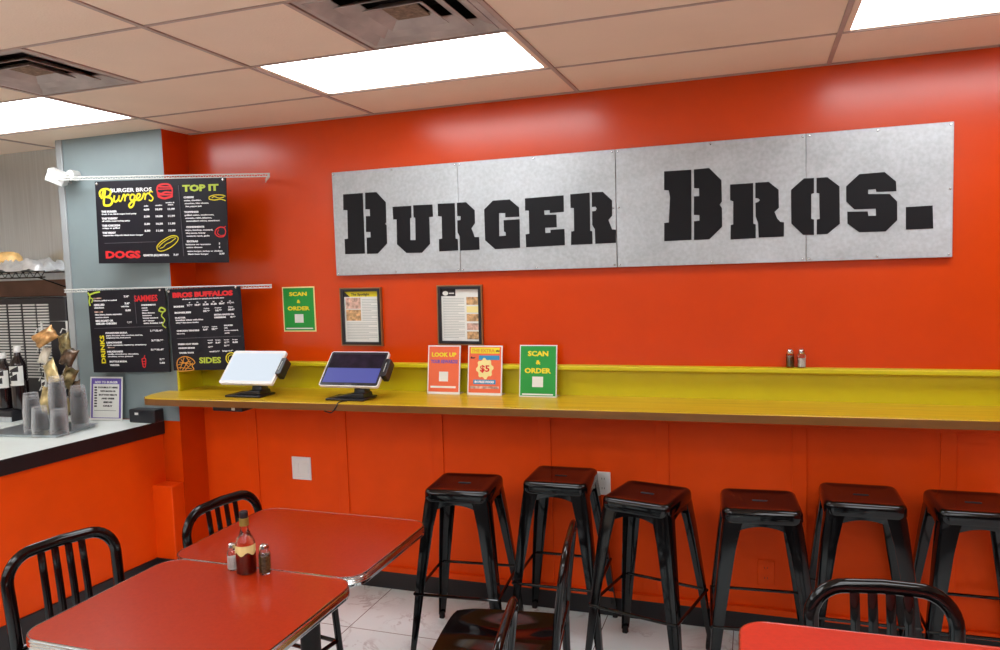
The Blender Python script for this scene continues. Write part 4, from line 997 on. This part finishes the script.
syrup((-4.165, -0.34, 0.9975), 0.046, 0.375, 'taller dark syrup bottle with white cap, right of the first one', 'white_plastic')
syrup((-4.03, -0.26, 0.9325), 0.038, 0.34, 'small dark bottle between the syrup bottles and the snack rack', 'chrome')
# shelf, foil tray, bread
t = thing('wire_shelf', 'black wire shelf mounted on the steel wall above the machine', 'shelf', (-4.5, -0.16, 1.775))
b = MB()
for y in (-0.14, -0.09, -0.04, 0.01, 0.06, 0.11): b.tube([(-0.6, y, 0.03), (0.56, y, 0.03)], 0.003, 6)
b.build('wire_deck', M['chrome'], t)
b = MB(); b.tube([(-0.6, -0.145, 0.035), (0.56, -0.145, 0.035)], 0.004, 8); b.tube([(-0.6, -0.145, 0.0), (0.56, -0.145, 0.0)], 0.004, 8)
b.tube([(-0.6+i*0.029, -0.145, 0.0 if i % 2 else 0.035) for i in range(41)], 0.0025, 5); b.build('front_truss', M['black_metal'], t)
b = MB(); b.tube([(0.5, -0.14, 0.0), (0.53, 0.125, -0.10)], 0.004, 6); b.tube([(-0.5, -0.14, 0.0), (-0.5, 0.125, -0.10)], 0.004, 6); b.build('support_rod', M['black_metal'], t)
t = thing('foil_tray', 'crumpled foil-covered tray on the wire shelf at the left', 'tray', (-4.36, -0.17, 1.8095))
b = MB(); nx, ny = 44, 12; vs = []
for i in range(nx+1):
    for j in range(ny+1):
        x = -0.40+0.79*i/nx; y = -0.125+0.24*j/ny
        e = min(i, nx-i, 3)/3*min(j, ny-j, 2)/2
        z = 0.004+0.052*e+0.014*random.uniform(-1, 1)*(0.4+e)+0.010*math.sin(x*31)+0.006*math.cos(y*50+x*20)
        vs.append(V(x, y, max(z, 0.003)))
b.add(vs, [(i*(ny+1)+j, (i+1)*(ny+1)+j, (i+1)*(ny+1)+j+1, i*(ny+1)+j+1) for i in range(nx) for j in range(ny)])
b.build('foil_cover', M['foil'], t, smooth=70)
MB().box(-0.39, 0.38, -0.12, 0.11, 0, 0.003).build('tray_base', M['foil'], t, smooth=0)
b = MB(); fl = [[V(-0.17+0.05*u+0.01*math.sin(3*v), -0.128-0.006*math.sin(5*u+v), 0.02-0.028*v) for u in (0, .25, .5, .75, 1)]+[V(-0.17+0.05*u+0.01*math.sin(3*v), -0.1265-0.006*math.sin(5*u+v), 0.02-0.028*v) for u in (1, .75, .5, .25, 0)] for v in range(4)]
b.loft(fl); b.build('hanging_foil_flap', M['foil'], t)
b = MB(); n = 20
prof = [(0.001, 0.0), (0.06, 0.002), (0.078, 0.022), (0.076, 0.050), (0.058, 0.078), (0.03, 0.090), (0.001, 0.092)]
b.lathe(prof, 20); o = b.build('bread_bun', M['bun'], loc=(-4.37, -0.19, 1.862)); o.scale = (1.15, 0.9, 0.85)
tag(o, 'toasted bread bun lying on the foil tray at the left edge', 'bread')
# reddish panel between shelf and machine
o = MB().box(-5.0, -3.94, -0.03, -0.001, 1.655, 1.76).build('back_panel', M['brown_panel'], smooth=0, bevel=0.003)
tag(o, 'reddish brown metal strip on the kitchen wall between shelf and machine', 'panel')
# tray with upturned cups
t = thing('serving_tray', 'silver rectangular tray under the clear plastic cups on the white worktop', 'tray', (-3.70, -0.585, 0.9315), 0.12)
P = rrect(-0.25, 0.22, -0.145, 0.165, 0.03, 5)
b = MB(); b.loft([[V(x*k, y*k, z) for x, y in P] for k, z in ((0.93, 0.0), (0.93, 0.003), (1.0, 0.014), (1.01, 0.0135), (0.94, -0.0002))][:4]); b.build('tray_body', M['steel'], t, smooth=40)
CG = 'clear plastic cups stacked upside down on the tray'
cup_me = None
def cup_proto(label):
    b = MB(); n = 20
    prof = [(0.045, 0.0), (0.0465, 0.003), (0.045, 0.006), (0.0355, 0.105), (0.034, 0.108), (0.0005, 0.108)]
    inn = [(0.0005, 0.1065), (0.0335, 0.1065), (0.0435, 0.004), (0.0435, 0.0)]
    secs = [[V(r*math.cos(2*PI*k/n), r*math.sin(2*PI*k/n), z) for k in range(n)] for r, z in prof+inn]
    b.loft(secs, ring=True)
    return b.build('plastic_cup', M['cup'], smooth=50)
proto = None
stacks = [((-3.68, -0.66), 8, 'the leftmost stack on the tray'), ((-3.588, -0.690), 4, 'the four-cup low front stack'), ((-3.56, -0.602), 13, 'the tallest stack on the tray'),
          ((-3.488, -0.665), 3, 'the three-cup low front stack'), ((-3.528, -0.50), 9, 'the rightmost stack on the tray')]
ORD = ['lowest', 'second lowest', 'third from the bottom', 'fourth from the bottom', 'fifth from the bottom', 'sixth from the bottom', 'seventh from the bottom', 'eighth from the bottom', 'ninth from the bottom', 'tenth from the bottom', 'eleventh from the bottom', 'twelfth from the bottom']
for (x, y), n, where in stacks:
    for k in range(n):
        pos = 'topmost' if k == n-1 else ORD[k]
        if proto is None: proto = cup_proto(''); o = proto
        else: o = proto.copy(); col.objects.link(o)
        o.location = (x, y, 0.9352+k*0.0165)
        o.rotation_euler = (0, 0, random.random()*3)
        tag(o, 'clear plastic cup, '+pos+' in '+where, 'cup', CG)
# snack rack with bags
t = thing('snack_rack', 'white wire clip rack hung with snack bags behind the cups', 'rack', (-3.76, -0.42, 0.9315))
Hh = 0.592
b = MB(); b.tube([(-0.095, 0, 0.01), (-0.095, 0, Hh), (0.095, 0, Hh), (0.095, 0, 0.01)], 0.006, 8); b.build('frame', M['white_wire'], t)
b = MB(); b.tube([V(0.11*math.cos(k*PI/8), 0.07*math.sin(k*PI/8), 0.006) for k in range(16)], 0.005, 8, ring=True); b.build('base_ring', M['white_wire'], t)
for sx in (-1, 1):
    for k in range(9):
        z = 0.10+k*0.055; b = MB(); b.tube([(sx*0.095, 0, z), (sx*0.095-0.012, -0.02, z+0.012), (sx*0.095-0.018, -0.03, z-0.012)], 0.003, 6); b.build('clip', M['white_wire'], t)
def bag(x, y, z, w, h, rx, ry, rz, m, label):
    b = MB(); n, k = 10, 12; vs = []
    for s in (1, -1):
        for i in range(k+1):
            for j in range(n+1):
                u = -1+2*j/n; v = -1+2*i/k
                bulge = (1-u*u)**0.6*(1-abs(v)**3)*0.020
                wob = 0.003*math.sin(7*u+5*v+s)
                vs.append(V(u*w/2*(1-0.06*(1-v*v)), s*(bulge+0.0006)+wob*(1-abs(v)), v*h/2+0.003*math.cos(6*u)))
    N = (k+1)*(n+1)
    q = lambda i, j: i*(n+1)+j
    fs = [(q(i, j), q(i, j+1), q(i+1, j+1), q(i+1, j)) for i in range(k) for j in range(n)]
    b.add(vs, fs+[tuple(N+a for a in f)[::-1] for f in fs])
    rim = [q(0, j) for j in range(n+1)]+[q(i, n) for i in range(1, k+1)]+[q(k, j) for j in range(n-1, -1, -1)]+[q(i, 0) for i in range(k-1, 0, -1)]
    for a in range(len(rim)):
        c, d = rim[a], rim[(a+1) % len(rim)]; b.f.append([c, d, d+N, c+N]); b.fm.append(0)
    o = b.build('snack_bag', M[m], smooth=70, loc=(x, y, z)); o.rotation_euler = (rx, ry, rz)
    tag(o, label, 'snack bag', 'snack bags on the wire rack')
bag(-3.775, -0.47, 1.440, 0.085, 0.12, -0.5, 0.95, 0.1, 'chip_orange', 'orange and cream snack bag clipped at the top left of the rack')
bag(-3.800, -0.46, 1.335, 0.06, 0.09, -0.4, 0.1, 0.1, 'wrap', 'small clear snack packet hanging below the orange bag on the rack')
bag(-3.735, -0.48, 1.235, 0.09, 0.16, -0.3, -0.6, 0.1, 'chip_yellow', 'cream yellow snack bag hanging in the middle left of the rack')
bag(-3.645, -0.46, 1.400, 0.075, 0.12, -0.3, -0.35, 0.2, 'chip_olive', 'olive and silver snack bag clipped at the upper right of the rack')
bag(-3.600, -0.48, 1.330, 0.085, 0.10, -0.4, 0.3, 0.2, 'chip_dark', 'dark crinkled snack bag below the olive one at the right of the rack')
bag(-3.615, -0.48, 1.215, 0.085, 0.11, -0.3, 0.35, 0.2, 'chip_olive', 'brown and silver crinkled snack bag in the lower right of the rack')
bag(-3.580, -0.475, 1.140, 0.08, 0.11, -0.3, -0.25, 0.2, 'chip_dark', 'dark crinkled snack bag above the rightmost cups')
bag(-3.655, -0.475, 1.045, 0.07, 0.10, -0.2, 0.3, 0.1, 'chip_yellow', 'yellow snack bag at the bottom of the rack behind the cups')
bag(-3.800, -0.475, 1.080, 0.08, 0.15, -0.2, 0.15, 0.1, 'chip_yellow', 'pale gold snack bag at the lower left of the rack, behind the left cup stack')
# notice in an acrylic holder
t = thing('acrylic_notice', 'notice with purple border in a clear holder on the white worktop, below the menu boards', 'sign holder', (-3.593, -0.27, 0.9325), 0.19)
t.rotation_euler = (-0.10, 0.02, 0.19)
w, h = 0.205, 0.252
MB().box(-w/2, w/2, -0.001, 0.003, 0, h).build('holder', M['white_plastic'], t, smooth=0)
b = MB(); rect(b, -w/2+0.008, w/2-0.008, 0.012, h-0.008, -0.001); b.build('purple_border', M['t_purple'], t, smooth=0)
b = MB(); rect(b, -w/2+0.020, w/2-0.020, 0.016, h-0.042, -0.002); b.build('white_page', M['paper'], t, smooth=0)
fit_text([('ADD TO BURGER', -w*0.36, w*0.36, h*0.855, h*0.05, 0.05)], M['t_white'], t, y=-0.002)
it = []
for k, (s_, u) in enumerate((('DOUBLE IT HERE', 0.30), ('WITH BACON OR', 0.24), ('BUTTON MELTS', 0.28), ('AND FRIES', 0.2), ('SIDE', 0.14), ('ONLY', 0.15))):
    it.append((s_, 0.012-u*w, 0.012+u*w, h*(0.74-k*0.085), h*0.035, 0.05))
fit_text(it, M['t_dark'], t, y=-0.003)
b = MB()
for k in range(8): rect(b, -w*0.36, -w*0.28, h*(0.74-k*0.062), h*(0.775-k*0.062), -0.003, 0.0005)
b.build('black_side_mark', M['t_dark'], t, smooth=0)
b = MB(); rect(b, -w*0.36, w*0.32, h*0.22, h*0.228, -0.003, 0.0005); b.build('rule', M['t_dark'], t, smooth=0)
